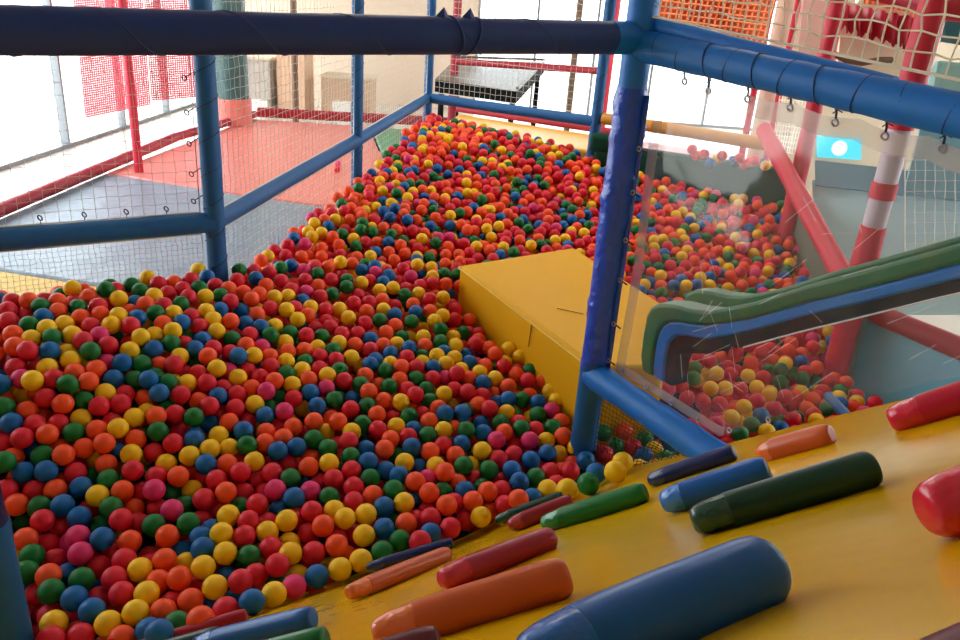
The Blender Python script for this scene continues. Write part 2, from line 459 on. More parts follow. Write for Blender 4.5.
e = U * .06
nl = net('safety_net', 'white upper net left of the left corner post, above the rail', Vector(V2(PL, 1.25)) - U * 1.95, V2(PL, 1.25) - e, Vector(V2(PL, 2.75)) - U * 1.95, V2(PL, 2.75) - e, .046, .0011, M_white_cord, seed=1)
hooks(nl, [V2(PL, z) - U * .085 for z in (1.3, 1.42, 1.55, 1.68, 1.82, 1.95)], [U * .05 + Vector((0, 0, .03))] * 6)
hooks(nl, [V2(PL, 1.275) - U * t_ for t_ in (.2, .36, .52, .68, .84, 1.0)], [Vector((0, 0, -.03))] * 6)
net('safety_net', 'fine pale net under the left rail, in front of the mats', Vector(V2(PL, .5)) - U * 1.95, V2(PL, .5) - e, Vector(V2(PL, 1.15)) - U * 1.95, V2(PL, 1.15) - e, .022, .0008, M_white_cord, seed=2, knots=False)
dl = (Vector(V2(P2, 0)) - Vector(V2(PL, 0))).normalized() * .06
net('safety_net', 'white upper net between left corner post and middle post', V2(PL, 1.25) + dl, V2(P2, 1.35) - dl, V2(PL, 2.75) + dl, V2(P2, 2.75) - dl, .046, .0013, M_white_cord, seed=3)
net('safety_net', 'net below the rail between left corner and middle post', V2(PL, .5) + dl, V2(P2, .5) - dl, V2(PL, 1.15) + dl, V2(P2, 1.25) - dl, .046, .0013, M_white_cord, seed=4)
net('safety_net', 'white upper net between middle post and far left post', V2(P2, 1.35) + dl, V2(P3, 1.45) - dl, V2(P2, 2.75) + dl, V2(P3, 2.75) - dl, .046, .0014, M_white_cord, seed=5)
net('safety_net', 'net below the rail between middle post and far left post', V2(P2, .6) + dl, V2(P3, .6) - dl, V2(P2, 1.25) + dl, V2(P3, 1.35) - dl, .046, .0014, M_white_cord, seed=6)
db = (Vector(V2(PB, 0)) - Vector(V2(P3, 0))).normalized() * .06
net('safety_net', 'white net across the far end, before the grey table', V2(P3, 1.45) + db, V2(PB, 1.45) - db, V2(P3, 2.75) + db, V2(PB, 2.75) - db, .048, .0016, M_white_cord, seed=7)
# cream rope net above the right hand beam
q0 = V2(PM, 2.19) + D * .03; q1 = Vector((PM[0], PM[1], 2.055)) + D * 1.7
net('rope_net', 'thick cream rope net above the bright blue beam', q0, q1, q0 + ZA * .75, q1 + ZA * .8, .04, .0022, M_rope, group=None, sides=5, wob=.004, knots=True, mk=M_rope, seed=8)
# dark net in the triangle under the low rail
net('safety_net', 'black net in the triangle under the low blue rail', V2(PM, .48) + D * .06, Vector((PM[0], PM[1], .90)) + D * .60, V2(PM, .93) + D * .06, Vector((PM[0], PM[1], .92)) + D * .66, .02, .0011, M_black_cord, knots=False, seed=9, border=.0015)
# red mesh screens seen through the left netting
net('mesh_screen', 'wide red mesh screen hanging beyond the left netting', pt(86, 117, 10.2), pt(150, 104, 10.2), pt(68, -60, 10.2), pt(138, -60, 10.2), .03, .0085, M_pink_net, group='red mesh screens', knots=False, sides=4, seed=10, cat='screen')
net('mesh_screen', 'lower red mesh screen nearer the left corner post', pt(152, 100, 10.4), pt(203, 96, 10.4), pt(140, -60, 10.4), pt(194, -60, 10.4), .03, .0085, M_pink_net, group='red mesh screens', knots=False, sides=4, seed=11, cat='screen')
net('mesh_screen', 'orange mesh panel behind the cream rope net', (1.15, 6.45, 1.95), (2.0, 6.4, 1.9), (1.2, 6.6, 2.75), (2.12, 6.55, 2.75), .045, .009, M_orange_net, group='orange mesh panels', knots=False, sides=4, seed=12, cat='screen')
net('mesh_screen', 'small orange mesh panel at the top right by the red post', pt(866, 18, 5), pt(918, 18, 5), pt(872, -60, 5), pt(926, -60, 5), .04, .009, M_orange_net, group='orange mesh panels', knots=False, sides=4, seed=13, cat='screen')
net('safety_net', 'pale net at the right edge beyond the thick red post', pt(905, 275, 3.9), pt(985, 275, 3.9), pt(905, 160, 3.9), pt(985, 160, 3.9), .052, .0016, M_white_cord, seed=14, knots=False)

# ------------------------------------------------------------------ clear vinyl sheet under the right beam
def vinyl_mat():
    mt = bpy.data.materials.new('clear_vinyl'); mt.use_nodes = True; nt = mt.node_tree
    nt.nodes.remove(nt.nodes['Principled BSDF']); out = nt.nodes['Material Output']
    tr = nt.nodes.new('ShaderNodeBsdfTransparent'); tr.inputs[0].default_value = (0.95, 0.95, 0.95, 1)
    gl = nt.nodes.new('ShaderNodeBsdfGlossy'); gl.inputs['Roughness'].default_value = 0.06
    df = nt.nodes.new('ShaderNodeBsdfTranslucent'); df.inputs[0].default_value = (.9, .9, .9, 1)
    d2 = nt.nodes.new('ShaderNodeBsdfDiffuse'); d2.inputs[0].default_value = (.9, .9, .9, 1)
    ah = nt.nodes.new('ShaderNodeAddShader')
    fr = schlick(nt, .07)
    tc = nt.nodes.new('ShaderNodeTexCoord'); nz = nt.nodes.new('ShaderNodeTexNoise'); nz.inputs['Scale'].default_value = 5
    bp = nt.nodes.new('ShaderNodeBump'); bp.inputs['Strength'].default_value = .1; bp.inputs['Distance'].default_value = .02
    nt.links.new(tc.outputs['Object'], nz.inputs['Vector']); nt.links.new(nz.outputs[0], bp.inputs['Height'])
    nt.links.new(bp.outputs[0], gl.inputs['Normal'])
    m1 = nt.nodes.new('ShaderNodeMixShader'); m1.inputs[0].default_value = 0.045
    m2 = nt.nodes.new('ShaderNodeMixShader')
    mh = nt.nodes.new('ShaderNodeMixShader'); mh.inputs[0].default_value = .5
    nt.links.new(df.outputs[0], mh.inputs[1]); nt.links.new(d2.outputs[0], mh.inputs[2])
    nt.links.new(tr.outputs[0], m1.inputs[1]); nt.links.new(mh.outputs[0], m1.inputs[2])
    sc_ = nt.nodes.new('ShaderNodeMath'); sc_.operation = 'MULTIPLY'; sc_.inputs[1].default_value = .9
    nt.links.new(fr.outputs[0], sc_.inputs[0]); nt.links.new(sc_.outputs[0], m2.inputs[0]); nt.links.new(m1.outputs[0], m2.inputs[1]); nt.links.new(gl.outputs[0], m2.inputs[2])
    nt.links.new(m2.outputs[0], out.inputs[0])
    nt.nodes.remove(ah)
    return mt
M_vinyl = vinyl_mat()
M_hem = mat('cloudy_vinyl_hem', srgb(225, 205, 190), 0.35)
def hem_mat():
    mt = bpy.data.materials.new('cloudy_hem'); mt.use_nodes = True; nt = mt.node_tree
    b_ = nt.nodes['Principled BSDF']; b_.inputs['Base Color'].default_value = srgb(225, 205, 190); b_.inputs['Roughness'].default_value = .3
    b_.inputs['Alpha'].default_value = .38
    return mt
M_hemt = hem_mat()
vs_o = thing('vinyl_sheet', 'large clear scratched vinyl sheet laced under the bright blue beam', 'vinyl sheet', V2(PM, 1))
def sheet_pt(t, v):
    """t along the beam, v 0 bottom .. 1 top"""
    base = V2(PM, 0) + D * t + U * .055
    ztop = lerp(BB0, BB1, t / Lb).z - .062 - .012 * abs(math.sin(t * 17))
    zl = .985 + (LR1.z - .985) * min(t, .66) / .66 + .035
    zs = slope_z(base.x, base.y) + .03
    zb = max(zl, zs)
    z = zb + (ztop - zb) * v
    lean = .012 * math.sin(t * 6 + v * 4) * math.sin(math.pi * v)
    return Vector((base.x, base.y, z)) + U * lean
b = MB(); nu, nv = 44, 26; vs = []; fs = []
T0, T1 = .058, 1.5
for i in range(nu + 1):
    for j in range(nv + 1): vs.append(sheet_pt(T0 + (T1 - T0) * i / nu, j / nv))
for i in range(nu):
    for j in range(nv): fs.append((i * (nv + 1) + j, (i + 1) * (nv + 1) + j, (i + 1) * (nv + 1) + j + 1, i * (nv + 1) + j + 1))
b.add(vs, fs); rnd = random.Random(4)
for i in range(46):
    t_ = rnd.uniform(.35, 1.2); v = rnd.uniform(.08, .75) if i % 3 else rnd.uniform(.05, .35)
    dt, dv = rnd.uniform(.03, .10), rnd.uniform(.01, .09)
    if rnd.random() < .4: dt = -dt * .6
    b.tube([sheet_pt(t_, v) - U * .003, sheet_pt(t_ + dt, v + dv) - U * .003], .0005, 3, mi=1)
b.build('clear_panel', [M_vinyl, mat('white_scuff', srgb(235, 232, 228), .5)], vs_o)
def strip(fa, fb, n=40):
    b = MB(); vs = []; fs = []
    for i in range(n + 1):
        t_ = i / n; vs += [fa(t_), fb(t_)]
    for i in range(n): fs.append((2 * i, 2 * i + 1, 2 * i + 3, 2 * i + 2))
    b.add(vs, fs); return b
o_ = U * -.004
strip(lambda t_: sheet_pt(T0 + (T1 - T0) * t_, 1.0) + o_, lambda t_: sheet_pt(T0 + (T1 - T0) * t_, 1.0) + o_ - ZA * .05).build('top_hem', M_hemt, vs_o)
strip(lambda t_: sheet_pt(T0, t_) + o_, lambda t_: sheet_pt(T0 + .045, t_) + o_).build('side_hem', M_hemt, vs_o)
strip(lambda t_: sheet_pt(T0 + .5 * t_, 0) + o_, lambda t_: sheet_pt(T0 + .5 * t_, 0) + o_ + ZA * .035).build('bottom_hem', M_hemt, vs_o)
gts = [.168, .265, .408, .548, .685, .82, .957, 1.1]
for t_ in gts:
    q = sheet_pt(t_, 1.0) - ZA * .012 - U * .008
    g = MB(); g.torus(q, .0085, .003, (U + Vector((0, 0, .2))), 14, 6); go = g.build('grommet', M_steel, vs_o)
    c_ = MB(); top = lerp(BB0, BB1, t_ / Lb) - ZA * .036 + U * .032
    c_.tube([q + ZA * .006, lerp(q, top, .5) + D * .004, top], .003, 5); c_.tube([q + ZA * .02 - D * .012, q + ZA * .03, q + ZA * .026 + D * .014], .0015, 4)
    c_.build('tie_cord', M_cord, vs_o)
for i in range(6):
    t_ = .1 + .12 * i
    q = sheet_pt(t_, 0) + ZA * .014 - U * .012
    g = MB(); g.torus(q, .0075, .0028, U, 12, 5); g.build('grommet', M_steel, vs_o)

# ------------------------------------------------------------------ yellow climbing ramp with crayon-shaped grips
ramp = thing('climbing_ramp', 'glossy yellow padded climbing ramp with crayon-shaped grips, lower right', 'climbing ramp', V2(PM, .4))
b = MB(); vs = []; fs = []
S0, S1, D0, D1 = -2.55, .045, -0.02, 1.78
ns, nd = 90, 44
def ramp_pt(s, d):
    p = V2(PM, 0) + U * s + D * d
    z = slope_z(p.x, p.y)
    z += .004 * math.sin(s * 5 + d * 3) * math.sin(d * 6 + 1) + .003 * math.sin(s * 13)
    if d < D0 + .06:
        k = (D0 + .06 - d) / .06; z -= .05 * k * k
    return Vector((p.x, p.y, z))
for i in range(ns + 1):
    for j in range(nd + 1): vs.append(ramp_pt(S0 + (S1 - S0) * i / ns, D0 + (D1 - D0) * j / nd))
off = len(vs)
for i in range(ns + 1):
    for j in range(nd + 1):
        p = vs[i * (nd + 1) + j]; vs.append(Vector((p.x, p.y, p.z - .09 if j else p.z - .07)))
idx = lambda i, j, k=0: k * off + i * (nd + 1) + j
for i in range(ns):
    for j in range(nd):
        fs.append((idx(i, j), idx(i + 1, j), idx(i + 1, j + 1), idx(i, j + 1)))
        fs.append((idx(i, j, 1), idx(i, j + 1, 1), idx(i + 1, j + 1, 1), idx(i + 1, j, 1)))
    fs.append((idx(i, 0), idx(i, 0, 1), idx(i + 1, 0, 1), idx(i + 1, 0))); fs.append((idx(i, nd), idx(i + 1, nd), idx(i + 1, nd, 1), idx(i, nd, 1)))
for j in range(nd):
    fs.append((idx(0, j), idx(0, j + 1), idx(0, j + 1, 1), idx(0, j, 1))); fs.append((idx(ns, j), idx(ns, j, 1), idx(ns, j + 1, 1), idx(ns, j + 1)))
b.add(vs, fs); b.build('padded_slope', M_slope, ramp)
# welted edge strip along the foot
lip = MB(); lip.tube([ramp_pt(S0 + (S1 - S0) * i / 60, D0 + .10) + SN * .001 for i in range(61)], .004, 6); lip.build('edge_welt', M_yel, ramp)
# deck behind the ramp, under the camera
dk = MB(); c0 = V2(PM, 0) + D * (D1 + .75) + U * ((S0 + S1) / 2); ztop = slope_z(*(V2(PM, 0) + D * D1 + U * ((S0 + S1) / 2)).xy[:])
dk.box(V2(c0.xy, ztop - .06), (S1 - S0) / 2, .72, .05, (U, D, ZA)); o = dk.build('padded_deck', M_slope, bevel=.02)
tag(o, 'flat yellow padded deck at the top of the climbing ramp', 'deck')
CRAY = [  # tip and blunt end on the ramp, radius, colour
    ((0.200, 1.652, 0.965), (0.431, 1.588, 1.129), 0.027, 'green'),
    ((0.128, 1.865, 0.790), (0.308, 1.892, 0.874), 0.025, 'dull red'),
    ((0.095, 1.989, 0.711), (0.291, 1.981, 0.826), 0.020, 'dark green'),
    ((-0.037, 1.139, 1.207), (0.183, 1.329, 1.173), 0.026, 'crimson'),
    ((-0.106, 0.753, 1.445), (0.142, 0.827, 1.502), 0.028, 'orange'),
    ((0.477, 1.745, 1.057), (0.660, 1.684, 1.200), 0.023, 'navy'),
    ((0.402, 1.344, 1.269), (0.587, 1.311, 1.389), 0.030, 'blue'),
    ((0.351, 1.001, 1.476), (0.618, 1.023, 1.585), 0.029, 'dark green'),
    ((0.051, 0.439, 1.736), (0.277, 0.569, 1.746), 0.033, 'royal blue'),
    ((0.653, 1.527, 1.293), (0.758, 1.440, 1.406), 0.026, 'orange'),
    ((0.805, 1.334, 1.502), (1.021, 1.251, 1.678), 0.031, 'red'),
    ((0.434, 0.622, 1.780), (0.707, 0.673, 1.864), 0.034, 'red'),
    ((0.004, 0.154, 1.907), (0.268, 0.267, 1.946), 0.030, 'maroon'),
    ((-0.252, 1.375, 0.944), (-0.039, 1.649, 0.850), 0.022, 'orange'),
    ((-0.271, 1.774, 0.676), (-0.030, 1.809, 0.759), 0.018, 'navy'),
    ((-0.806, 1.432, 0.659), (-0.536, 1.519, 0.718), 0.020, 'crimson'),
    ((-0.515, 1.155, 0.983), (-0.267, 1.106, 1.126), 0.024, 'blue'),
    ((-0.770, 1.214, 0.828), (-0.499, 1.244, 0.926), 0.022, 'dark green'),
    ((-0.455, 0.879, 1.196), (-0.191, 0.873, 1.316), 0.020, 'green'),
    ((-0.288, 0.570, 1.484), (-0.017, 0.648, 1.550), 0.022, 'maroon'),
]
CC = {'green': srgb(12, 105, 42), 'dull red': srgb(140, 26, 42), 'dark green': srgb(8, 58, 44), 'crimson': srgb(160, 18, 45), 'orange': srgb(205, 92, 42),
      'navy': srgb(16, 34, 92), 'blue': srgb(8, 84, 165), 'red': srgb(190, 18, 50), 'maroon': srgb(92, 14, 34), 'royal blue': srgb(0, 84, 158)}
TIPC = {'blue': srgb(30, 115, 205), 'crimson': srgb(205, 25, 60), 'orange': srgb(235, 115, 55), 'dull red': srgb(165, 40, 55)}
for k, (a, c, r, cn) in enumerate(CRAY):
    a, c = Vector(a), Vector(c)
    L = (c - a).length; ax = (c - a) / L
    cm = mat('crayon_' + cn.replace(' ', '_'), CC[cn], .32, .25, 9, spec=.35, dist=.012)
    tm = mat('crayon_tip_' + cn.replace(' ', '_'), TIPC.get(cn, tuple(min(1, v * 1.35) for v in CC[cn][:3]) + (1,)), .26, .6, 22, coat=.35, dist=.02)
    tl = min(.055, L * .2)
    g = MB(); prof = [(tl, .97), (tl + .012, 1.0), (L * .5, 1.02), (L - .03, 1.0), (L - .014, .97), (L - .004, .86), (L, .7)]
    pts = []; rad = []
    for s_, q in prof: pts.append(a + ax * s_); rad.append(r * q)
    # denser body
    P_, R_ = [], []
    for i in range(len(pts) - 1):
        m_ = 5 if i in (1, 2) else 1
        for j in range(m_): P_.append(lerp(pts[i], pts[i + 1], j / m_)); R_.append(rad[i] + (rad[i + 1] - rad[i]) * j / m_)
    P_.append(pts[-1]); R_.append(rad[-1])
    g.tube(P_, r, 24, True, 0, R_)
    go = g.build('crayon_grip', cm, ramp, bevel=.004)
    go['label'] = cn + ' crayon-shaped grip'
    t_ = MB(); pr = [(0, .5), (.003, .66), (.010, .78), (tl * .45, .88), (tl * .9, .95), (tl + .002, .968)]
    t_.tube([a + ax * s_ for s_, q in pr], r, 20, True, 0, [r * q for s_, q in pr])
    t_.build('crayon_tip', tm, go)


# ------------------------------------------------------------------ slide with its yellow landing block
sl = thing('foam_slide', 'foam slide edged in green and blue, behind the vinyl sheet', 'slide', (.7, 2.9, .4))
KS = .885
SQ = Vector((.655, 2.585, 0))
def sp(t, z, w=0.0): return Vector((SQ.x, SQ.y, CAM_Z - (CAM_Z - z) * KS)) + D * t * KS + U * w * KS
TOP = [(-.06, .80), (-.085, .86), (-.09, .95), (-.088, 1.04), (-.070, 1.085), (-.035, 1.115), (.04, 1.138), (.129, 1.152), (.222, 1.178), (.4, 1.278), (.6, 1.415), (.8, 1.54), (1.0, 1.668), (1.5, 1.98)]
GB = [(.004, .80), (-.012, .86), (-.014, .94), (-.008, 1.0), (.01, 1.035), (.04, 1.062), (.09, 1.082), (.145, 1.095), (.215, 1.115), (.4, 1.213), (.6, 1.348), (.8, 1.474), (1.0, 1.604), (1.5, 1.92)]
BD = [(.064, .80), (.05, .86), (.046, .93), (.05, .975), (.065, 1.0), (.085, 1.02), (.13, 1.037), (.18, 1.05), (.235, 1.066), (.4, 1.163), (.6, 1.30), (.8, 1.425), (1.0, 1.557), (1.5, 1.87)]
BO = [(.10, .80), (.095, .86), (.095, .90), (.10, .925), (.11, .945), (.13, .96), (.16, .975), (.2, .99), (.25, 1.012), (.4, 1.105), (.6, 1.245), (.8, 1.378), (1.0, 1.513), (1.5, 1.83)]
def band(A, B, w0, w1, dz=0.0):
    b = MB(); vs = []; fs = []
    def dens(P):
        out = []
        for i in range(len(P) - 1):
            for j in range(3): out.append((P[i][0] + (P[i + 1][0] - P[i][0]) * j / 3, P[i][1] + (P[i + 1][1] - P[i][1]) * j / 3))
        return out + [P[-1]]
    A, B = dens(A), dens(B)
    for (a, c) in zip(A, B):
        vs += [sp(a[0], a[1] + dz, w0), sp(a[0], a[1] + dz, w1), sp(c[0], c[1] + dz, w1), sp(c[0], c[1] + dz, w0)]
    for i in range(len(A) - 1):
        for k in range(4):
            k2 = (k + 1) % 4; fs.append((4 * i + k, 4 * i + k2, 4 * i + 4 + k2, 4 * i + 4 + k))
    fs += [(3, 2, 1, 0), tuple(4 * (len(A) - 1) + k for k in range(4))]
    b.add(vs, fs); return b
near = band(TOP, GB, -.012, .11).build('side_wall', M_green, sl, bevel=.012, seg=3)
band(GB, BD, -.004, .10).build('blue_band', M_vin_blue, near, bevel=.008)
band(BD, BO, .006, .09).build('underside_shade', M_black, near)  # black band paints in the shade of the slide's underside
ed = MB(); ed.tube([sp(t_, z_ - .002, .0) for t_, z_ in BO[9:]], .0028, 5); ed.build('bright_edge', mat('white_line', srgb(235, 235, 235), .3), near)  # thin white line along the slide's lower edge
far = band([(t_ - .10, z_ - .02) for t_, z_ in TOP[3:]], [(t_ - .10, z_ - .02) for t_, z_ in GB[3:]], .30, .40).build('side_wall', M_green, sl, bevel=.012, seg=3)
bd = MB(); tt = [(.12, 1.04), (.24, 1.068), (.4, 1.165), (.6, 1.30), (.8, 1.428), (1.0, 1.56), (1.5, 1.875)]; vs = []; fs = []
for t_, z_ in tt: vs += [sp(t_, z_, .09), sp(t_, z_, .31), sp(t_, z_ - .025, .31), sp(t_, z_ - .025, .09)]
for i in range(len(tt) - 1):
    for k in range(4):
        k2 = (k + 1) % 4; fs.append((4 * i + k, 4 * i + k2, 4 * i + 4 + k2, 4 * i + 4 + k))
fs += [(3, 2, 1, 0), tuple(4 * (len(tt) - 1) + k for k in range(4))]
bd.add(vs, fs); bd.build('slide_bed', M_green, sl)

lb = thing('landing_block', 'yellow padded landing block lying in the balls', 'foam block', (.2, 3.4, .5))
A_, B_, C_, E_, D_ = Vector((-.125, 3.755, .945)), Vector((.50, 4.225, .945)), Vector((0.849, 3.387, .952)), Vector((0.725, 2.703, .952)), Vector((.44, 2.64, .955))
def blk(u, v):
    return (A_ * (1 - u) + B_ * u) * (1 - v) + (D_ * (1 - u) + E_ * u) * v
b = MB(); top_ = [A_, B_, C_, E_, D_]
b.add(top_ + [Vector((p.x, p.y, .45)) for p in top_], [(4, 3, 2, 1, 0), (5, 6, 7, 8, 9)] + [(i, (i + 1) % 5, 5 + (i + 1) % 5, 5 + i) for i in range(5)])
b.build('vinyl_cover', M_yel, lb, bevel=.02, seg=4)
wl = MB(); wl.tube([blk(0, v / 20) + Vector((-.004, -.004, -.012)) for v in range(21)], .004, 6); wl.tube([blk(i / 16, 0) + Vector((-.004, .004, -.012)) for i in range(17)], .004, 6)
wl.build('edge_welt', mat('pale_yellow_welt', srgb(238, 190, 70), .4), lb)
sm_ = MB(); nA = (D_ - A_).normalized()
p = blk(0, .62); sm_.tube([p + Vector((-.004, -.003, -.01)), p + Vector((-.008, -.006, -.12))], .003, 5)
p = blk(.35, .55); sm_.tube([p + ZA * .003, blk(.55, .62) + ZA * .003], .002, 5)
sm_.build('seam', mat('dark_seam', srgb(150, 100, 20), .6), lb)

# dark green barrier at the far end of the right pit
gb = thing('foam_barrier', 'dark green foam barrier closing the far right of the pit', 'barrier', (1.6, 7.1, 0))
b = MB(); a_, c_ = Vector((.76, 5.90, 0)), Vector((2.1, 5.30, 0)); ax_ = (c_ - a_).normalized(); pr_ = ZA.cross(ax_)
b.box((a_ + c_) / 2 + ZA * .63 + pr_ * .08, (c_ - a_).length / 2, .085, .63, (ax_, pr_, ZA)); b.build('vinyl_cover', M_green_d, gb, bevel=.03, seg=3)
b = MB(); b.box(a_ + ax_ * .05 + ZA * 1.27 + pr_ * .05, .09, .07, .07, (ax_, pr_, ZA)); b.build('end_pad', M_green_d, gb, bevel=.04, seg=3)

# added dark sheet under the lowest balls, painting the shade in their gaps
HEAP = [(-2.50, 2.40, 0.980), (-2.10, 2.70, 1.000), (-1.84, 2.95, 1.020), (-1.25, 3.25, 1.030), (-1.60, 1.40, 0.580), (-0.97, 1.61, 0.620), (-0.40, 2.00, 0.620), (0.05, 2.20, 0.600), (0.42, 2.60, 0.620), (-0.64, 2.50, 0.760), (-0.50, 3.30, 0.860), (0.20, 3.00, 0.730), (-0.94, 4.24, 1.069), (-0.81, 5.06, 1.141), (-0.56, 6.00, 1.280), (-0.48, 6.56, 1.304), (0.16, 6.24, 1.272), (0.72, 5.92, 1.216), (0.00, 4.97, 1.071), (0.46, 4.46, 0.954), (0.00, 3.99, 0.927), (0.90, 4.97, 0.999), (1.39, 4.44, 0.915), (1.80, 4.16, 0.858), (1.08, 5.64, 1.121), (1.95, 5.51, 1.141), (1.35, 2.90, 0.660), (1.75, 3.30, 0.640), (0.90, 3.00, 0.680), (0.82, 2.50, 0.690), (-0.30, 3.30, 0.840), (-0.10, 3.40, 0.830), (0.10, 3.00, 0.740), (0.30, 2.80, 0.680), (1.50, 2.50, 0.660), (1.10, 2.30, 0.680), (2.00, 2.90, 0.660), (-2.50, 2.35, 0.980), (-1.50, 3.10, 1.020)]
def heap_z(x, y):
    sw = sz = 0.0
    for a_, b_, z_ in HEAP:
        d2 = (x - a_) ** 2 + (y - b_) ** 2
        w_ = math.exp(-d2 / .405) + 1e-3 / (d2 + .05) ** 1.5; sw += w_; sz += w_ * z_
    return sz / sw
b = MB(); nx, ny = 64, 84; vs = []; fs = []
for i in range(nx + 1):
    for j in range(ny + 1):
        x, y = -2.6 + 4.7 * i / nx, .9 + 6.0 * j / ny; vs.append(Vector((x, y, heap_z(x, y) - .21)))
off = len(vs); vs += [p - ZA * .06 for p in vs]
poly = [(-1.17,3.36),(-2.65,2.42),(-2.2,.86),(-1.5,1.2),(.42,2.47),(1.80,3.45),(2.08,5.22),(.82,5.82),(.72,6.12),(-.53,6.75),(-.83,5.08)]
def inside(x, y):
    r = False
    for i in range(len(poly)):
        a_, b_ = poly[i], poly[i - 1]
        if (a_[1] > y) != (b_[1] > y) and x < (b_[0] - a_[0]) * (y - a_[1]) / (b_[1] - a_[1]) + a_[0]: r = not r
    return r
for i in range(nx):
    for j in range(ny):
        x, y = -2.6 + 4.7 * (i + .5) / nx, .9 + 6.0 * (j + .5) / ny
        if inside(x, y):
            q = [i * (ny + 1) + j, (i + 1) * (ny + 1) + j, (i + 1) * (ny + 1) + j + 1, i * (ny + 1) + j + 1]
            fs.append(tuple(q)); fs.append(tuple(k + off for k in reversed(q)))
b.add(vs, fs); tag(b.build('gap_shade_sheet', mat('dark_red_gap_shade', srgb(96, 14, 22), .7)), 'added dark red sheet painting the shade glimpsed between the balls', 'pit base')

def atz(x, y, z):
    r = FWD + RT * ((x - 480) / FOCAL) - UP * ((y - 320) / FOCAL)
    return Vector((0, 0, CAM_Z)) + r * ((z - CAM_Z) / r.z)
def prism(poly, z0, z1, name, m, label, cat, group=None, bevel=.02):
    b = MB(); n = len(poly)
    vs = [Vector((x, y, z0)) for x, y in poly] + [Vector((x, y, z1)) for x, y in poly]
    b.add(vs, [tuple(range(n - 1, -1, -1)), tuple(range(n, 2 * n))] + [(i, (i + 1) % n, n + (i + 1) % n, n + i) for i in range(n)])
    return tag(b.build(name, m, bevel=bevel), label, cat, group)
def board(c, th, name, m, label, cat, group=None, parent=None, bevel=0.0):
    """flat board with thickness from four corners (bottom left, bottom right, top right, top left)"""
    c = [Vector(p) for p in c]; nn = (c[1] - c[0]).cross(c[3] - c[0]).normalized() * th
    b = MB(); b.add(c + [p + nn for p in c], [(3, 2, 1, 0), (4, 5, 6, 7), (0, 1, 5, 4), (1, 2, 6, 5), (2, 3, 7, 6), (3, 0, 4, 7)])
    o = b.build(name, m, parent, smooth=False, bevel=bevel)
    return tag(o, label, cat, group) if parent is None else o
MG = 'vinyl floor mats outside the pit'
prism([(-3.74, 2.2), (-1.38, 3.42), (-1.15, 4.22), (-3.74, 4.745)], .0, .4, 'floor_mat', M_yel_mat, 'pale yellow floor mat at the left edge under the netting', 'mat', MG)
prism([(-3.74, 4.765), (-1.14, 4.24), (-.97, 5.1), (-.70, 6.6), (-2.25, 6.94), (-3.74, 7.40)], .0, .4, 'floor_mat', M_grey_mat, 'grey blue floor mat beyond the left netting', 'mat', MG)
prism([(-3.74, 7.42), (-2.25, 6.96), (-.70, 6.62), (-.72, 8.7), (-1.4, 9.6), (-1.8, 11.4), (-3.5, 11.3)], .0, .4, 'floor_mat', M_pink_mat, 'salmon pink floor mat behind the grey mat', 'mat', MG)
prism([(-.70, 8.72), (-1.38, 9.64), (-1.78, 11.42), (-.62, 11.3), (-.62, 9.0)], .0, .4, 'floor_mat', M_green_mat, 'pale green floor mat near the far left post', 'mat', MG)
prism([(-0.48, 6.976), (0.784, 6.288), (1.296, 6.928), (-0.36, 7.856)], .0, 1.144, 'padded_platform', M_plat, 'amber yellow padded platform behind the far end of the balls', 'platform')
prism([(0.848, 6.224), (2.08, 5.6), (2.4, 6.16), (1.328, 6.896)], .0, 1.16, 'padded_platform', M_pink_mat, 'pink padded platform behind the green barrier', 'platform')
rail((-3.74, 2.4, .46), (-3.74, 9.2, .46), .052, 'long dull red padded kerb along the grey mat', M_red_dull, 'red padded kerbs', 41)
rail((-3.74, 9.2, .46), (-3.45, 11.35, .46), .05, 'short red padded kerb beside the salmon mat', M_red_dull, 'red padded kerbs', 42)
rail((-3.45, 11.5, .47), (-.7, 11.9, .47), .07, 'red padded kerb behind the salmon and green mats', M_red_dull, 'red padded kerbs', 43)
rail((-0.376, 7.92, 1.184), (1.328, 6.992, 1.184), .03, 'thin red padded edge behind the amber platform', M_red_dull, 'red padded kerbs', 44)

# round column
cl = thing('round_column', 'dark teal round column behind the left corner post', 'column', (-3.56, 10.75, 0))
b = MB(); b.tube([(-3.56, 10.75, .4 + .25 * i) for i in range(16)], .215, 28); b.build('column_shaft', mat('teal_column', srgb(52, 92, 92), .4, .1, 8, var=.3), cl)
b = MB(); b.tube([(-3.56, 10.75, .4), (-3.56, 10.75, .75)], .235, 28); b.build('padded_base', M_pink_mat, cl)

# grey table behind the far netting
tb = thing('game_table', 'grey topped table with dark front edge behind the far netting', 'table', (0, 11, .4))
tc_ = [pt(435, 80, 10.4), pt(517, 92, 10.4), pt(545, 63, 12.6), pt(455, 60, 12.6)]
M_tt = mat('grey_table_top', srgb(112, 106, 98), .4)
b = MB(); dn = Vector((0, 0, -.15))
b.add(tc_ + [p + dn for p in tc_], [(0, 1, 5, 4), (1, 2, 6, 5), (2, 3, 7, 6), (3, 0, 4, 7), (4, 5, 6, 7), (3, 2, 1, 0)]); b.build('table_body', M_black, tb, smooth=False)
b = MB(); up_ = Vector((0, 0, .012)); b.add([p + up_ * .1 for p in tc_] + [p + up_ for p in tc_], [(4, 5, 6, 7), (0, 1, 5, 4), (1, 2, 6, 5), (2, 3, 7, 6), (3, 0, 4, 7), (3, 2, 1, 0)]); b.build('table_top', M_tt, tb, smooth=False)
b = MB(); b.tube([lerp(tc_[3], tc_[2], t_) + Vector((0, 0, .05)) for t_ in (0, .5, 1)], .02, 6); b.tube([lerp(tc_[1], tc_[2], t_) + Vector((0, 0, .05)) for t_ in (0, .5, 1)], .02, 6); b.build('raised_rim', mat('dark_rim', srgb(105, 98, 90), .4), tb)
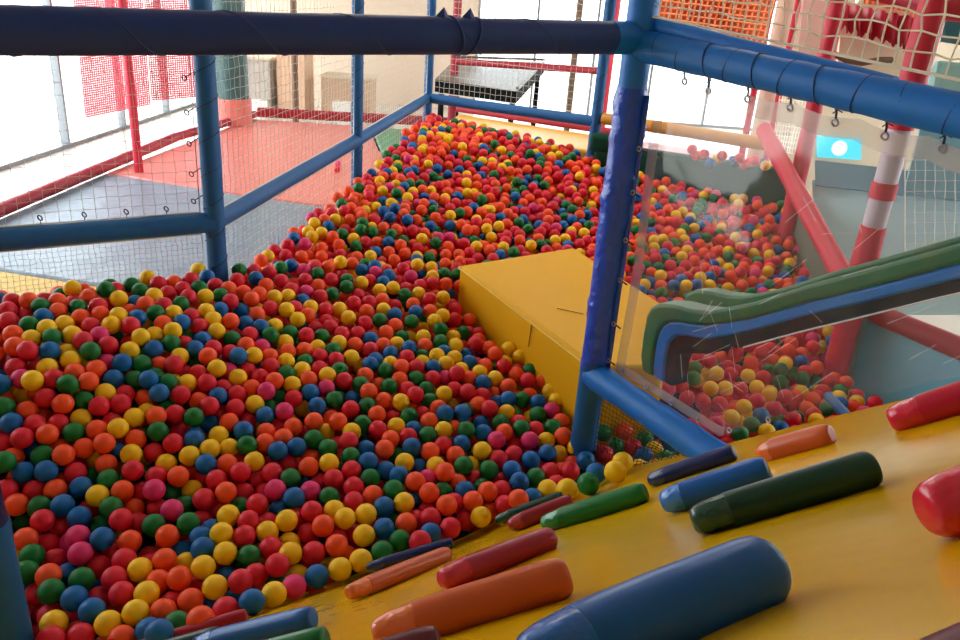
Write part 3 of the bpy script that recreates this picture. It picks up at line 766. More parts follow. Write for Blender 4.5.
for p in tc_:
    b = MB(); q = lerp(p, sum(tc_, Vector()) / 4, .12); b.tube([Vector((q.x, q.y, 0)), q + dn], .04, 8); b.build('leg', M_black, tb)
M_brown = mat('brown_post', srgb(120, 92, 72), .6)
b = MB(); b.tube([(1.27, 13.9, 0), (1.27, 13.9, 3.9)], .055, 10); tag(b.build('pole', M_brown), 'brown pole in front of the bright far window', 'pole')
b = MB(); b.tube([(-3.35, 13.3, 0), (-3.35, 13.3, 3.9)], .055, 10); tag(b.build('pole', M_brown), 'brown pole by the tan counter beyond the left netting', 'pole')

# counters and plain white boxes at the white spots by the tan wall
def counter(x0, x1, y0, y1, h, m, label):
    o = thing('counter', label, 'counter', ((x0 + x1) / 2, (y0 + y1) / 2, 0), 'counters along the tan wall')
    b = MB(); b.box(((x0 + x1) / 2, (y0 + y1) / 2, h / 2 - .02), (x1 - x0) / 2, (y1 - y0) / 2, h / 2 - .02); b.build('body', m, o, smooth=False)
    b = MB(); b.box(((x0 + x1) / 2, (y0 + y1) / 2, h - .02), (x1 - x0) / 2 + .03, (y1 - y0) / 2 + .03, .02); b.build('worktop', M_plaster, o, smooth=False)
counter(-4.6, -4.05, 14.3, 15.0, 1.0, mat('grey_counter', srgb(178, 168, 158), .6), 'grey counter by the tan wall, left of the brown pole')
counter(-3.95, -3.45, 14.4, 15.1, 1.35, mat('tan_counter', srgb(222, 182, 150), .6), 'tall tan counter just left of the brown pole')
counter(-3.2, -2.3, 14.6, 15.3, .75, mat('brown_counter', srgb(200, 168, 138), .6), 'low brown counter right of the brown pole')
for (x, y, s_, lab) in [(265, 88, .13, 'white carton on the floor side of the grey counter'), (343, 80, .16, 'white carton over the low brown counter'), (262, 104, .14, 'small white carton low beside the tan counter')]:
    p = pt(x, y, 14.0)
    b = MB(); b.box((p.x, p.y, s_), s_, s_, s_); tag(b.build('cuboid', mat('plain_white', srgb(235, 232, 225), .7), bevel=.01), lab, 'cuboid', 'white cuboids by the counters')

# right side: poles, panels behind the vinyl
def vpole(x, y, d, r, m, label, z0=0.9, name='pole', cat='pole'):
    p = pt(x, y, d); b = MB(); b.tube([(p.x, p.y, z0), (p.x, p.y, 3.6)], r, 12); return tag(b.build(name, m), label, cat)
vpole(770, 10, 6.3, .03, M_red, 'thin red tube edging the orange mesh panel', .6)
vpole(786, 10, 6.5, .085, mat('beige_column', srgb(205, 180, 158), .6, var=.05, scale=6), 'beige round column right of the orange mesh panel', 0, 'round_column', 'column')
vpole(797, 10, 6.3, .028, M_red, 'thin red tube right of the beige column', .6)
wq = lambda p, z: Vector((p[0], p[1], z))
M_olive = mat('grey_green_vinyl', srgb(105, 112, 98), .5, .2, 8)
WB = (2.15, 5.55); XO = Vector((.09, 0, 0))
board([wq(PV1, .2) + XO, wq(WB, .2), wq(WB, 1.12), wq(PV1, 1.05) + XO], -.05, 'wall_pad', M_olive, 'grey green pad along the right pit wall, behind the farther red post', 'pad', 'grey green wall pads')
board([wq(PV2, .2) + XO, wq(PV1, .2) + XO, wq(PV1, 1.19) + XO, wq(PV2, .98) + XO], -.05, 'wall_pad', M_olive, 'grey green pad between the two red posts, under the slanting brace', 'pad', 'grey green wall pads')
M_skyb = mat('sky_blue_vinyl', srgb(140, 212, 242), .12, .3, 4, coat=.6, dist=.03)
board([Vector((1.87, 3.63, .2)), Vector((2.42, 2.93, .2)), Vector((2.42, 2.93, .86)), Vector((1.87, 3.63, .90))], -.05, 'wall_pad', M_skyb, 'glossy sky blue pad under the dull red rail', 'pad')
M_pale = mat('pale_blue_panel', srgb(214, 246, 252), .25, .2, 5, coat=.3)
board([pt(818, 315, 5.4), pt(1000, 315, 4.9), pt(1000, 195, 4.9), pt(812, 180, 5.4)], -.05, 'wall_panel', M_pale, 'pale blue glossy panel beyond the thick red post', 'panel')
board([pt(815, 185, 5.35), pt(1000, 205, 4.85), pt(1000, 180, 4.85), pt(815, 160, 5.35)], -.08, 'panel_beam', mat('slate_blue_beam', srgb(130, 170, 188), .4), 'slate blue horizontal beam on top of the pale blue panel', 'beam')
board([pt(905, 190, 4.8), pt(985, 205, 4.7), pt(985, 120, 4.7), pt(925, 110, 4.8)], -.03, 'hanging_curtain', mat('dusty_teal_cloth', srgb(125, 172, 188), .5, .3, 6), 'dusty teal curtain behind the vinyl at the right edge', 'curtain')
sg = thing('lit_sign', 'small lit cyan sign on the far right wall', 'sign', pt(840, 147, 8))
SY = pt(840, 147, 8).y
def aty(x, y):
    r = FWD + RT * ((x - 480) / FOCAL) - UP * ((y - 320) / FOCAL)
    return Vector((0, 0, CAM_Z)) + r * (SY / r.y)
board([aty(818, 157), aty(861, 160), aty(861, 139), aty(818, 136)], -.04, 'sign_panel', mat('cyan_sign', srgb(60, 190, 225), .3, emit=.6), '', '', parent=sg)
ds = MB(); p = aty(839, 148); ds.tube([p, p - Vector((0, .02, 0))], .075, 20); ds.build('white_disc', mat('white_sign_disc', srgb(235, 240, 242), .4, emit=.5), sg)
board([pt(838, 62, 4.7), pt(906, 80, 4.7), pt(910, 12, 4.7), pt(843, 2, 4.7)], -.03, 'board', mat('cream_board', srgb(250, 232, 200), .5), 'cream board behind the rope net at the upper right', 'board')
vl = MB(); vs = []; fs = []
for i in range(41):
    t_ = i / 40; w_ = .03 * math.sin(t_ * 40)
    vs += [lerp(pt(834, 2, 4.6), pt(915, 18, 4.6), t_) + FWD * w_ * .4, lerp(pt(836, 24 + (i % 2) * 4, 4.6), pt(908, 46 + (i % 2) * 5, 4.6), t_) + FWD * w_]
for i in range(40): fs.append((2 * i, 2 * i + 1, 2 * i + 3, 2 * i + 2))
vl.add(vs, fs); tag(vl.build('valance', M_red, solid=.012), 'ruffled red valance above the cream board', 'valance')
b = MB(); b.tube([pt(834, 54, 4.62), pt(846, 60, 4.62), pt(862, 63, 4.62), pt(880, 60, 4.62), pt(892, 60, 4.62)], .018, 8); tag(b.build('sagging_cord', M_brown), 'brown sagging padded cord in front of the cream board', 'cord')
board([pt(796, 70, 5.6), pt(832, 78, 5.6), pt(842, -20, 5.6), pt(806, -20, 5.6)], -.03, 'board', mat('dusty_pink_board', srgb(212, 170, 158), .5), 'dusty pink board between beige column and farther red post', 'board')
board([pt(932, 92, 4.2), pt(990, 100, 4.2), pt(990, 64, 4.2), pt(938, 58, 4.2)], -.12, 'storage_bag', mat('pale_teal_bag', srgb(150, 200, 195), .35, .4, 10), 'pale teal bag under the red rail at the right edge', 'bag', bevel=.03)
board([pt(945, 35, 4.6), pt(990, 42, 4.6), pt(990, -30, 4.6), pt(952, -30, 4.6)], -.1, 'wall_pad', mat('deep_teal_pad', srgb(20, 90, 100), .5), 'deep teal pad at the top right corner', 'pad')
net('safety_net', 'pale net between the thin red tube and the farther red post', pt(772, 150, 6.0), pt(800, 155, 5.6), pt(785, 60, 6.0), pt(822, 60, 5.6), .04, .004, M_rope, knots=False, seed=20)

board([Vector((1.17, 6.52, 1.9)), Vector((2.05, 6.47, 1.85)), Vector((2.16, 6.62, 2.8)), Vector((1.22, 6.67, 2.8))], -.02, 'backing_panel', mat('rust_orange_cloth', srgb(232, 112, 66), .7), 'rust orange panel behind the orange mesh', 'panel')
board([pt(862, 19, 5.08), pt(922, 20, 5.08), pt(930, -62, 5.08), pt(868, -62, 5.08)], -.02, 'backing_panel', mat('rust_orange_cloth', srgb(232, 112, 66), .7), 'small rust orange panel behind the top right mesh', 'panel')
rail(pt(828, 396, 2.85), pt(857, 427, 2.62), .018, 'short blue padded rail end poking out of the balls by the ramp', M_blue_old, seed=60)

p = pt(840, 147, 8)
b = MB(); b.box((5.1, SY + .1, .85), 2.0, .06, .85); struct(b.build('wall_partition', M_plaster))
rail(V2(PV1, 2.42), pt(936, 8, 4.66), .045, 'red padded rail carrying the ruffled valance and cream board', M_red, 'red padded rails', 61)


# ------------------------------------------------------------------ the balls
BALL_COL = {'R': ('red', srgb(222, 28, 54)), 'O': ('orange', srgb(250, 82, 32)), 'Y': ('yellow', srgb(250, 198, 8)), 'G': ('green', srgb(4, 114, 48)), 'B': ('blue', srgb(0, 98, 172)), 'P': ('pink', srgb(225, 45, 115))}
BR = 0.0345
BM = {k: mat('ball_' + v[0], v[1], .45, .04, 40, spec=.35) for k, v in BALL_COL.items()}
def ico(sub):
    bm = bmesh.new(); bmesh.ops.create_icosphere(bm, subdivisions=sub, radius=BR)
    v = np.array([x.co[:] for x in bm.verts]); f = np.array([[q.index for q in x.verts] for x in bm.faces]); bm.free(); return v, f
iv, if_ = ico(4)
BMESH = {}
for k in BALL_COL:
    me = bpy.data.meshes.new('plastic_ball_' + BALL_COL[k][0]); me.from_pydata(iv.tolist(), [], if_.tolist()); me.polygons.foreach_set('use_smooth', [True] * len(if_))
    me.materials.append(BM[k]); BMESH[k] = me
# balls in view at the near end, each on its own: colour, x, y, z in mm, label
NEAR = '''O,-653,1512,699,orange ball at the ramp's foot, orange at left, red at right
R,-618,1593,659,red ball at the ramp's foot, blue at left, blue at right, yellow above
B,-553,1611,675,blue ball at the ramp's foot, blue at left, red at right
R,-1210,1605,561,red ball by the near left post, yellow at left, orange at right
G,-1116,1645,628,green ball by the near left post, red at left, blue at right
Y,-857,1585,634,yellow ball in the near left heap, orange at left, orange at right
Y,-509,1665,657,yellow ball at the ramp's foot, red at left, pink at right
Y,-682,1693,641,yellow ball in the near left heap, red at left, blue at right
R,-928,1657,626,red ball in the near left heap, red at left, yellow at right
O,-793,1721,638,orange ball in the near left heap, orange at left, red at right
B,-1042,1626,627,blue ball in the near left heap, green at left, blue at right
B,-976,1589,625,blue ball in the near left heap, blue at left, yellow at right, red above
Y,-917,1554,620,yellow ball in the near left heap, blue at left, orange at right
G,-1222,1710,627,green ball by the near left post, green at left, orange at right
R,-618,1717,646,red ball at the ramp's foot, blue at left, red at right, blue below
Y,-860,1661,630,yellow ball in the near left heap, red at left, red at right, orange above
B,-734,1454,703,blue ball at the ramp's foot, blue at left, green at right
Y,-741,1766,643,yellow ball in the near left heap, yellow at left, red at right
R,-533,1788,651,red ball in the near left heap, yellow at left, yellow at right, red above
B,-416,1779,629,blue ball at the ramp's foot, yellow at left, yellow at right
P,-1109,1793,636,pink ball in the near left heap, red at left, orange at right
Y,-918,1752,630,yellow ball in the near left heap, red at left, red at right, green above
O,-737,1654,622,orange ball at the ramp's foot, red at left, blue at right, red above
P,-469,1723,635,pink ball at the ramp's foot, green at left, red at right
Y,-356,1812,632,yellow ball at the ramp's foot, yellow at left, green at right
Y,-697,1826,647,yellow ball in the near left heap, blue at left, green at right
G,-1061,1702,624,green ball in the near left heap, blue at left, blue at right
B,-1071,1848,649,blue ball in the near left heap, red at left, yellow at right
O,-863,1792,636,orange ball in the near left heap, red at left, blue at right
G,-738,1563,627,green ball at the ramp's foot, blue at left, orange at right
R,-446,1872,635,red ball in the near left heap, orange at left, blue at right
Y,-302,1854,634,yellow ball at the ramp's foot, green at left, blue at right
R,-1273,1897,660,red ball by the near left post, green at left, red at right
O,-383,1897,647,orange ball in the near left heap, blue at left, orange at right
O,-892,1887,645,orange ball in the near left heap, green at left, red at right
G,-244,1895,637,green ball at the ramp's foot, blue at left, red at right, red above
R,-1050,1928,660,red ball in the left heap, green at left, orange at right, green above
Y,446,2022,900,yellow ball behind the black net, blue at left, orange at right
R,-134,1938,652,red ball at the ramp's foot, green at left, green at right, red above
O,-1381,1950,670,orange ball by the near left post, red at left, red at right
G,-629,1830,638,green ball in the near left heap, yellow at left, yellow at right
Y,-309,1955,646,yellow ball in the near left heap, red at left, red at right, yellow above
Y,-1060,1551,610,yellow ball by the near left post, red at left, pink at right
O,-440,1972,658,orange ball in the middle heap, red at left, yellow at right, red above
R,-665,1905,649,red ball in the near left heap, yellow at left, yellow at right, red above
Y,-557,1985,657,yellow ball in the middle heap, red at left, red at right, blue above
Y,-731,1896,661,yellow ball in the near left heap, blue at left, red at right
R,-973,1711,629,red ball in the near left heap, blue at left, orange at right, red above
O,-994,1858,638,orange ball in the near left heap, yellow at left, red at right
O,-793,1607,624,orange ball at the ramp's foot, yellow at left, red at right
B,-1241,1955,676,blue ball by the near left post, green at left, blue at right
G,-1243,1778,628,green ball by the near left post, yellow at left, red at right
B,-768,1838,648,blue ball in the near left heap, blue at left, yellow at right, blue above
P,-918,1989,662,pink ball in the left heap, red at left, green at right, green above
Y,-379,2012,661,yellow ball in the heap near ramp, yellow at left, yellow at right
Y,312,2053,802,yellow ball at the ramp's foot, red at left, green at right
B,-1333,2046,732,blue ball by the near left post, red at left, blue at right
P,-996,2049,689,pink ball in the left heap, red at left, green at right, red above
B,-1404,2045,722,blue ball by the near left post, orange at left, red at right
G,-198,1956,635,green ball at the ramp's foot, blue at left, red at right, red below
R,-46,2031,640,red ball at the ramp's foot, blue at left, blue at right, orange above
O,-1293,1836,637,orange ball by the near left post, orange at left, yellow at right
R,-839,2049,668,red ball in the middle heap, yellow at left, red at right, red above
B,-1181,1933,653,blue ball in the left heap, red at left, red at right
G,-849,1939,655,green ball in the left heap, red at left, red at right, green above
R,-1439,2117,802,red ball by the near left post, red at left, orange at right, blue above
O,-1094,2040,683,orange ball in the left heap, green at left, red at right
O,-776,2076,680,orange ball in the middle heap, red at left, orange at right
O,-1376,2150,801,orange ball by the near left post, red at left, green at right
Y,-318,2044,659,yellow ball in the heap near ramp, yellow at left, blue at right
O,-1304,2102,759,orange ball by the near left post, green at left, pink at right
B,-559,2088,669,blue ball in the middle heap, blue at left, pink at right
B,-253,1994,646,blue ball in the heap near ramp, red at left, green at right
R,-1090,2112,712,red ball in the left heap, yellow at left, green at right, yellow above
Y,-740,1986,659,yellow ball in the middle heap, red at left, green at right, yellow below
O,169,2128,698,orange ball at the ramp's foot, red at left, blue at right, blue above
P,-1144,1850,649,pink ball in the near left heap, red at left, red at right
Y,-511,1852,642,yellow ball in the near left heap, red at left, orange at right
Y,50,2095,643,yellow ball at the ramp's foot, red at left, orange at right
O,-1154,1703,628,orange ball by the near left post, blue at left, blue at right
O,-946,2119,697,orange ball in the left heap, red at left, orange at right
R,-593,1775,620,red ball at the ramp's foot, green at left, green at right, green above
R,-978,1785,631,red ball in the near left heap, red at left, green at right
R,-1064,1799,586,red ball in the near left heap, orange at left, red at right
R,-578,1875,638,red ball in the near left heap, yellow at left, yellow at right, yellow above
O,-1202,2167,772,orange ball in the left heap, yellow at left, blue at right
O,-64,2108,670,orange ball in the heap near ramp, red at left, red at right
B,856,2090,603,blue ball behind the black net, red at left, yellow at right
Y,-1158,2007,682,yellow ball in the left heap, blue at left, green at right
O,-1267,2159,752,orange ball in the left heap, orange at left, yellow at right
G,-949,1925,651,green ball in the left heap, red at left, orange at right
P,-627,2115,676,pink ball in the middle heap, red at left, green at right
R,-669,2052,661,red ball in the middle heap, green at left, blue at right, red above
O,-187,2028,647,orange ball at the ramp's foot, green at left, red at right, yellow above
Y,-205,2119,659,yellow ball in the heap near ramp, blue at left, blue at right
B,-1221,2032,690,blue ball in the left heap, orange at left, green at right
B,-267,2089,658,blue ball in the heap near ramp, yellow at left, yellow at right
R,-491,2040,657,red ball in the middle heap, red at left, green at right
O,-127,2175,666,orange ball in the heap near ramp, orange at left, green at right
O,-1376,2261,853,orange ball at the far left, red at left, green at right
Y,-1186,2236,790,yellow ball in the left heap, orange at left, yellow at right
O,938,2165,604,orange ball behind the black net, yellow at left, red at right
Y,-1487,2292,917,yellow ball at the far left, pink at left, yellow at right
R,-758,2171,695,red ball in the middle heap, orange at left, yellow at right
R,-974,1519,605,red ball at the ramp's foot, orange at left, blue at right, blue above
R,844,2184,618,red ball behind the black net, blue at left, yellow at right
B,-1497,2162,826,blue ball at the far left, red at left, orange at right
O,-857,1727,614,orange ball in the near left heap, yellow at left, orange at right
O,-1293,2014,687,orange ball by the near left post, red at left, blue at right
B,-877,2183,709,blue ball in the middle heap, yellow at left, orange at right, yellow above
R,-1251,1873,594,red ball by the near left post, yellow at left, pink at right
R,-1007,2242,742,red ball in the left heap, green at left, yellow at right, red above
G,-1314,2194,787,green ball in the left heap, red at left, yellow at right
B,797,2165,564,blue ball behind the black net, orange at left, red at right
O,-548,2246,685,orange ball in the middle heap, red at left, yellow at right, orange above
R,1011,2209,626,red ball behind the black net, red at left, blue at right, orange above
R,-1272,2293,835,red ball in the left heap, orange at left, red at right, red below
R,-1361,2014,678,red ball by the near left post, orange at left, orange at right
G,-1065,2262,771,green ball in the left heap, green at left, orange at right
G,-1383,2314,899,green ball at the far left, blue at left, orange at right
Y,-605,1939,644,yellow ball in the near left heap, red at left, green at right
O,799,2247,616,orange ball behind the black net, orange at left, orange at right
R,-1442,2277,861,red ball at the far left, orange at left, blue at right
O,-82,2271,687,orange ball in the heap near ramp, yellow at left, green at right
Y,-940,2209,719,yellow ball in the left heap, green at left, blue at right
R,-455,2209,669,red ball in the heap near ramp, red at left, red at right
G,-1153,2074,697,green ball in the left heap, green at left, green at right
B,-666,2293,709,blue ball in the middle heap, orange at left, blue at right
O,21,2156,659,orange ball at the ramp's foot, red at left, orange at right
Y,-1159,2299,796,yellow ball in the left heap, red at left, orange at right, orange below
G,-594,2179,679,green ball in the middle heap, pink at left, blue at right
O,936,2264,622,orange ball behind the black net, blue at left, orange at right
R,-1218,2334,828,red ball in the left heap, yellow at left, green at right, red above
O,-1338,2365,887,orange ball in the left heap, orange at left, blue at right
O,1100,2265,611,orange ball behind the black net, yellow at left, orange at right, orange above
R,-1563,2410,967,red ball at the far left, orange at left, yellow at right
G,-1372,2099,753,green ball by the near left post, blue at left, orange at right
O,69,2203,668,orange ball at the ramp's foot, green at left, red at right, green above
R,-1199,1812,588,red ball by the near left post, green at left, pink at right
O,-179,2221,674,orange ball in the heap near ramp, blue at left, pink at right
G,-979,2365,777,green ball in the left heap, red at left, blue at right
R,-492,1993,607,red ball in the near left heap, yellow at left, orange at right
B,-611,2334,704,blue ball in the middle heap, orange at left, orange at right
G,-1101,1974,666,green ball in the left heap, yellow at left, orange at right
B,-1113,2404,840,blue ball in the left heap, orange at left, yellow at right
R,-1047,2369,780,red ball in the left heap, green at left, green at right
Y,-733,2239,695,yellow ball in the middle heap, red at left, red at right, green above
R,-673,1973,653,red ball in the middle heap, yellow at left, red at right, green above
G,-771,2287,727,green ball in the middle heap, yellow at left, orange at right
R,-112,2066,646,red ball at the ramp's foot, red at left, orange at right
G,-1447,2024,771,green ball by the near left post, orange at right
R,-660,2195,685,red ball in the middle heap, red at left, red at right, pink below
G,-20,2344,672,green ball in the heap near ramp, orange at left, yellow at right
R,-1262,2084,707,red ball in the left heap, orange at left, green at right
Y,-1118,2169,735,yellow ball in the left heap, blue at left, yellow at right
G,70,2334,668,green ball in the heap near ramp, red at left, blue at right, yellow above
O,761,2232,548,orange ball behind the black net, yellow at left, blue at right
P,-519,2143,660,pink ball in the middle heap, blue at left, red at right
R,-1432,1990,692,red ball by the near left post, red at right
Y,271,2219,683,yellow ball at the ramp's foot, blue at left, red at right
O,-306,2375,696,orange ball in the heap near ramp, blue at left, green at right
R,-1066,2220,714,red ball in the left heap, yellow at left, red at right
O,746,2344,613,orange ball behind the black net, red at left, red at right, red below
R,-1053,2442,819,red ball in the left heap, blue at left, red at right
R,682,2345,567,red ball behind the black net, orange at left, red at right, orange below
R,855,2143,499,red ball behind the black net, red at left, blue at right, red above
Y,-1351,1859,553,yellow ball by the near left post, green at right
Y,713,2289,498,yellow ball behind the black net, orange at left, orange at right
G,-1384,2485,945,green ball in the left heap, yellow at left, red at right, red above
R,-944,2422,793,red ball in the middle heap, orange at left, red at right
R,-828,2137,682,red ball in the middle heap, red at left, red at right, orange below
R,-1008,1684,577,red ball in the near left heap, blue at left, orange at right, blue above
R,738,2296,561,red ball behind the black net, green at left, orange at right
G,1238,2359,605,green ball behind the black net, blue at left, orange at right
R,-370,2116,650,red ball in the heap near ramp, red at left, orange at right
O,-1185,2132,714,orange ball in the left heap, yellow at left, yellow at right
G,-1312,1952,666,green ball by the near left post, orange at left, blue at right
R,126,2157,650,red ball at the ramp's foot, orange at left, green at right
R,-403,2257,676,red ball in the heap near ramp, green at left, blue at right
G,-247,2179,664,green ball in the heap near ramp, red at left, blue at right, blue above
B,177,2272,669,blue ball at the ramp's foot, red at left, green at right
Y,823,2402,620,yellow ball behind the black net, green at left, orange at right
Y,-483,2268,691,yellow ball in the middle heap, orange at left, red at right
R,1000,2191,546,red ball behind the black net, orange at left, red at right
G,-335,2235,664,green ball in the heap near ramp, red at left, blue at right, red above
B,-1275,2486,907,blue ball in the left heap, pink at left, green at right
B,-1162,2438,872,blue ball in the left heap, green at left, green at right, green above
O,-1481,2228,835,orange ball at the far left, red at left, orange at right
O,-1252,2222,786,orange ball in the left heap, yellow at left, red at right
Y,1131,2423,635,yellow ball behind the black net, red at left, orange at right
O,-313,2155,653,orange ball in the heap near ramp, red at left, green at right
O,-1129,2234,752,orange ball in the left heap, orange at left, green at right
Y,43,2436,681,yellow ball in the heap near ramp, blue at left, pink at right
R,-1114,2549,882,red ball in the left heap, orange at left, red at right, green below
Y,-885,2249,726,yellow ball in the middle heap, blue at left, yellow at right
R,-1241,1939,610,red ball by the near left post, red at left, pink at right
G,-1336,2315,840,green ball in the left heap, yellow at left, red at right, orange above
B,-1507,2446,953,blue ball at the far left, yellow at left, yellow at right
R,784,2177,497,red ball behind the black net, red at right
O,908,2468,621,orange ball behind the black net, red at left, red at right, green below
B,-353,2305,684,blue ball in the heap near ramp, green at left, red at right
R,-1350,2549,942,red ball in the left heap, green at left, yellow at right, green above
R,-382,2183,662,red ball in the heap near ramp, red at left, green at right, red above
B,222,2419,667,blue ball in the heap near ramp, red at left, blue at right
O,1159,2362,611,orange ball behind the black net, orange at left, green at right
B,-1280,2423,873,blue ball in the left heap, blue at left, orange at right
R,359,2357,673,red ball at the ramp's foot, orange at left, blue at right, orange above
R,-986,2523,830,red ball in the middle heap, yellow at left, red at right, yellow above
P,-694,2490,753,pink ball in the middle heap, green at left, yellow at right
R,-1188,1696,569,red ball by the near left post, green at left, green at right
Y,-1322,2260,801,yellow ball in the left heap, red at left, orange at right, yellow below
B,285,2465,672,blue ball by the central post, blue at left, yellow at right
Y,617,2413,670,yellow ball behind the black net, yellow at left, red at right
R,-1434,2184,812,red ball at the far left, red at left, orange at right
G,-563,2383,711,green ball in the middle heap, blue at left, yellow at right
R,1036,2473,632,red ball behind the black net, red at left, red at right
B,-212,2408,692,blue ball in the heap near ramp, green at left, orange at right
O,-580,2468,733,orange ball in the middle heap, orange at left, orange at right
O,609,2442,550,orange ball behind the black net, yellow at left, orange at right, red above
O,-1092,2320,796,orange ball in the left heap, yellow at left, green at right
R,-1445,2343,900,red ball at the far left, orange at left, green at right, yellow above
O,-863,1512,615,orange ball at the ramp's foot, orange at left, blue at right
O,-815,2209,697,orange ball in the middle heap, blue at left, red at right, yellow above
O,865,2287,616,orange ball behind the black net, orange at left, yellow at right
B,-947,2274,741,blue ball in the left heap, red at left, yellow at right
R,499,2493,670,red ball behind the black net, red at left, green at right
R,1049,2369,610,red ball behind the black net, blue at left, orange at right
B,-1210,2607,911,blue ball in the left heap, green at left, green at right, yellow above
R,-1015,2115,694,red ball in the left heap, green at left, orange at right, yellow above
O,1302,2386,614,orange ball behind the black net, green at left, yellow at right
G,-453,2124,655,green ball in the middle heap, pink at left, red at right
R,682,2432,665,red ball behind the black net, yellow at left, red at right
P,-778,2559,795,pink ball in the middle heap, orange at left, green at right
O,-495,2486,729,orange ball in the heap near ramp, orange at left, red at right
R,1471,2494,624,red ball behind the black net, green at left, red at right
P,220,2526,685,pink ball in the heap near ramp, red at left, yellow at right
B,-756,2459,747,blue ball in the middle heap, red at left, pink at right, green above
P,94,2503,689,pink ball in the heap near ramp, blue at left, blue at right
G,237,2317,662,green ball at the ramp's foot, blue at left, red at right, orange below
B,-1138,1766,580,blue ball by the near left post, orange at left, green at right
R,-436,2385,711,red ball in the heap near ramp, red at left, green at right, yellow above
O,-144,2399,685,orange ball in the heap near ramp, blue at left, red at right
G,-534,2615,747,green ball in the heap near ramp, blue at left, blue at right
R,-1034,1489,619,red ball by the near left post, red at left, orange at right, yellow above
B,-808,2368,734,blue ball in the middle heap, orange at left, yellow at right
G,-1221,2523,889,green ball in the left heap, orange at left, orange at right
R,-236,1976,525,red ball at the ramp's foot, blue at left, red at right
R,-347,2484,709,red ball in the heap near ramp, green at left, orange at right
B,-106,1998,637,blue ball at the ramp's foot, red at left, red at right
Y,-975,2602,852,yellow ball in the middle heap, green at left, pink at right
G,-161,2488,698,green ball in the heap near ramp, blue at left, yellow at right
R,-865,2465,767,red ball in the middle heap, red at left, yellow at right
G,1245,2581,618,green ball behind the black net, green at left, red at right
O,673,2345,498,orange ball behind the black net, yellow at right
R,-466,2582,730,red ball in the heap near ramp, green at left, green at right
O,-868,2399,745,orange ball in the middle heap, blue at left, blue at right
R,1122,2549,619,red ball behind the black net, red at left, orange at right
Y,-1011,2183,698,yellow ball in the left heap, green at left, green at right
G,-504,2351,697,green ball in the middle heap, green at left, red at right
B,218,2171,676,blue ball at the ramp's foot, orange at left, orange at right
Y,-1267,2632,944,yellow ball in the left heap, red at left, yellow at right
Y,-836,2292,706,yellow ball in the middle heap, yellow at left, green at right
G,966,2389,622,green ball behind the black net, blue at left, blue at right
O,348,2569,689,orange ball by the central post, green at left, red at right
B,-922,2690,867,blue ball in the middle heap, red at left, yellow at right
O,-722,2332,712,orange ball in the middle heap, green at left, blue at right
Y,-806,2503,767,yellow ball in the middle heap, red at left, green at right, red below
R,1,2134,597,red ball at the ramp's foot, red at left, yellow at right
B,-589,2561,745,blue ball in the middle heap, yellow at left, orange at right, blue above
O,-1342,2432,901,orange ball in the left heap, yellow at left, pink at right
G,791,2514,669,green ball behind the black net, green at left, green at right
R,63,2685,720,red ball below the yellow block, orange at left, blue at right
Y,-1281,2359,850,yellow ball in the left heap, orange at left, red at right
R,-1377,2220,799,red ball at the far left, orange at left, green at right, red above
B,-108,2607,727,blue ball below the yellow block, orange at left, blue at right
Y,-229,2336,672,yellow ball in the heap near ramp, green at left, blue at right
Y,-1386,2657,974,yellow ball in the left heap, red at left, red at right
R,-683,2585,757,red ball in the middle heap, green at left, blue at right, yellow above
B,-239,2255,670,blue ball in the heap near ramp, blue at left, orange at right
O,1336,2408,536,orange ball behind the black net, red at left, green at right
Y,-899,2608,816,yellow ball in the middle heap, pink at left, red at right
G,-1131,1951,609,green ball in the left heap, red at left, red at right, red above
B,-42,2627,724,blue ball below the yellow block, yellow at left, green at right
O,595,2657,679,orange ball behind the black net, yellow at left, yellow at right
Y,-284,2658,735,yellow ball below the yellow block, orange at left, red at right
R,-401,1921,478,red ball at the ramp's foot, blue at left
B,151,2336,673,blue ball in the heap near ramp, red at left, orange at right
O,-649,2438,721,orange ball in the middle heap, red at left, red at right
Y,-885,2335,727,yellow ball in the middle heap, yellow at left, blue at right
G,-1164,2657,915,green ball in the left heap, blue at left, red at right
O,-1062,2032,622,orange ball in the left heap, red at left, red at right
R,-1024,1972,615,red ball in the left heap, red at left, green at right
R,-1320,2673,970,red ball in the left heap, yellow at left, yellow at right
R,-232,2700,750,red ball below the yellow block, red at left, green at right
Y,-424,2062,650,yellow ball in the heap near ramp, red at left, yellow at right
B,1195,2668,619,blue ball behind the black net, orange at left, green at right
R,-520,2734,770,red ball in the heap near ramp, yellow at left, green at right
G,-21,2536,704,green ball in the heap near ramp, orange at left, red at right
O,-1022,2644,879,orange ball in the middle heap, blue at left, red at right, red above
B,-630,2628,764,blue ball in the middle heap, red at left, pink at right, orange above'''
for line in NEAR.strip().split('\n'):
    k, x, y, z, lab = line.split(',', 4)
    o = bpy.data.objects.new('plastic_ball', BMESH[k]); COL.objects.link(o)
    o.location = (int(x) / 1000, int(y) / 1000, int(z) / 1000)
    tag(o, lab, 'ball', 'plastic balls at the near end of the pit')
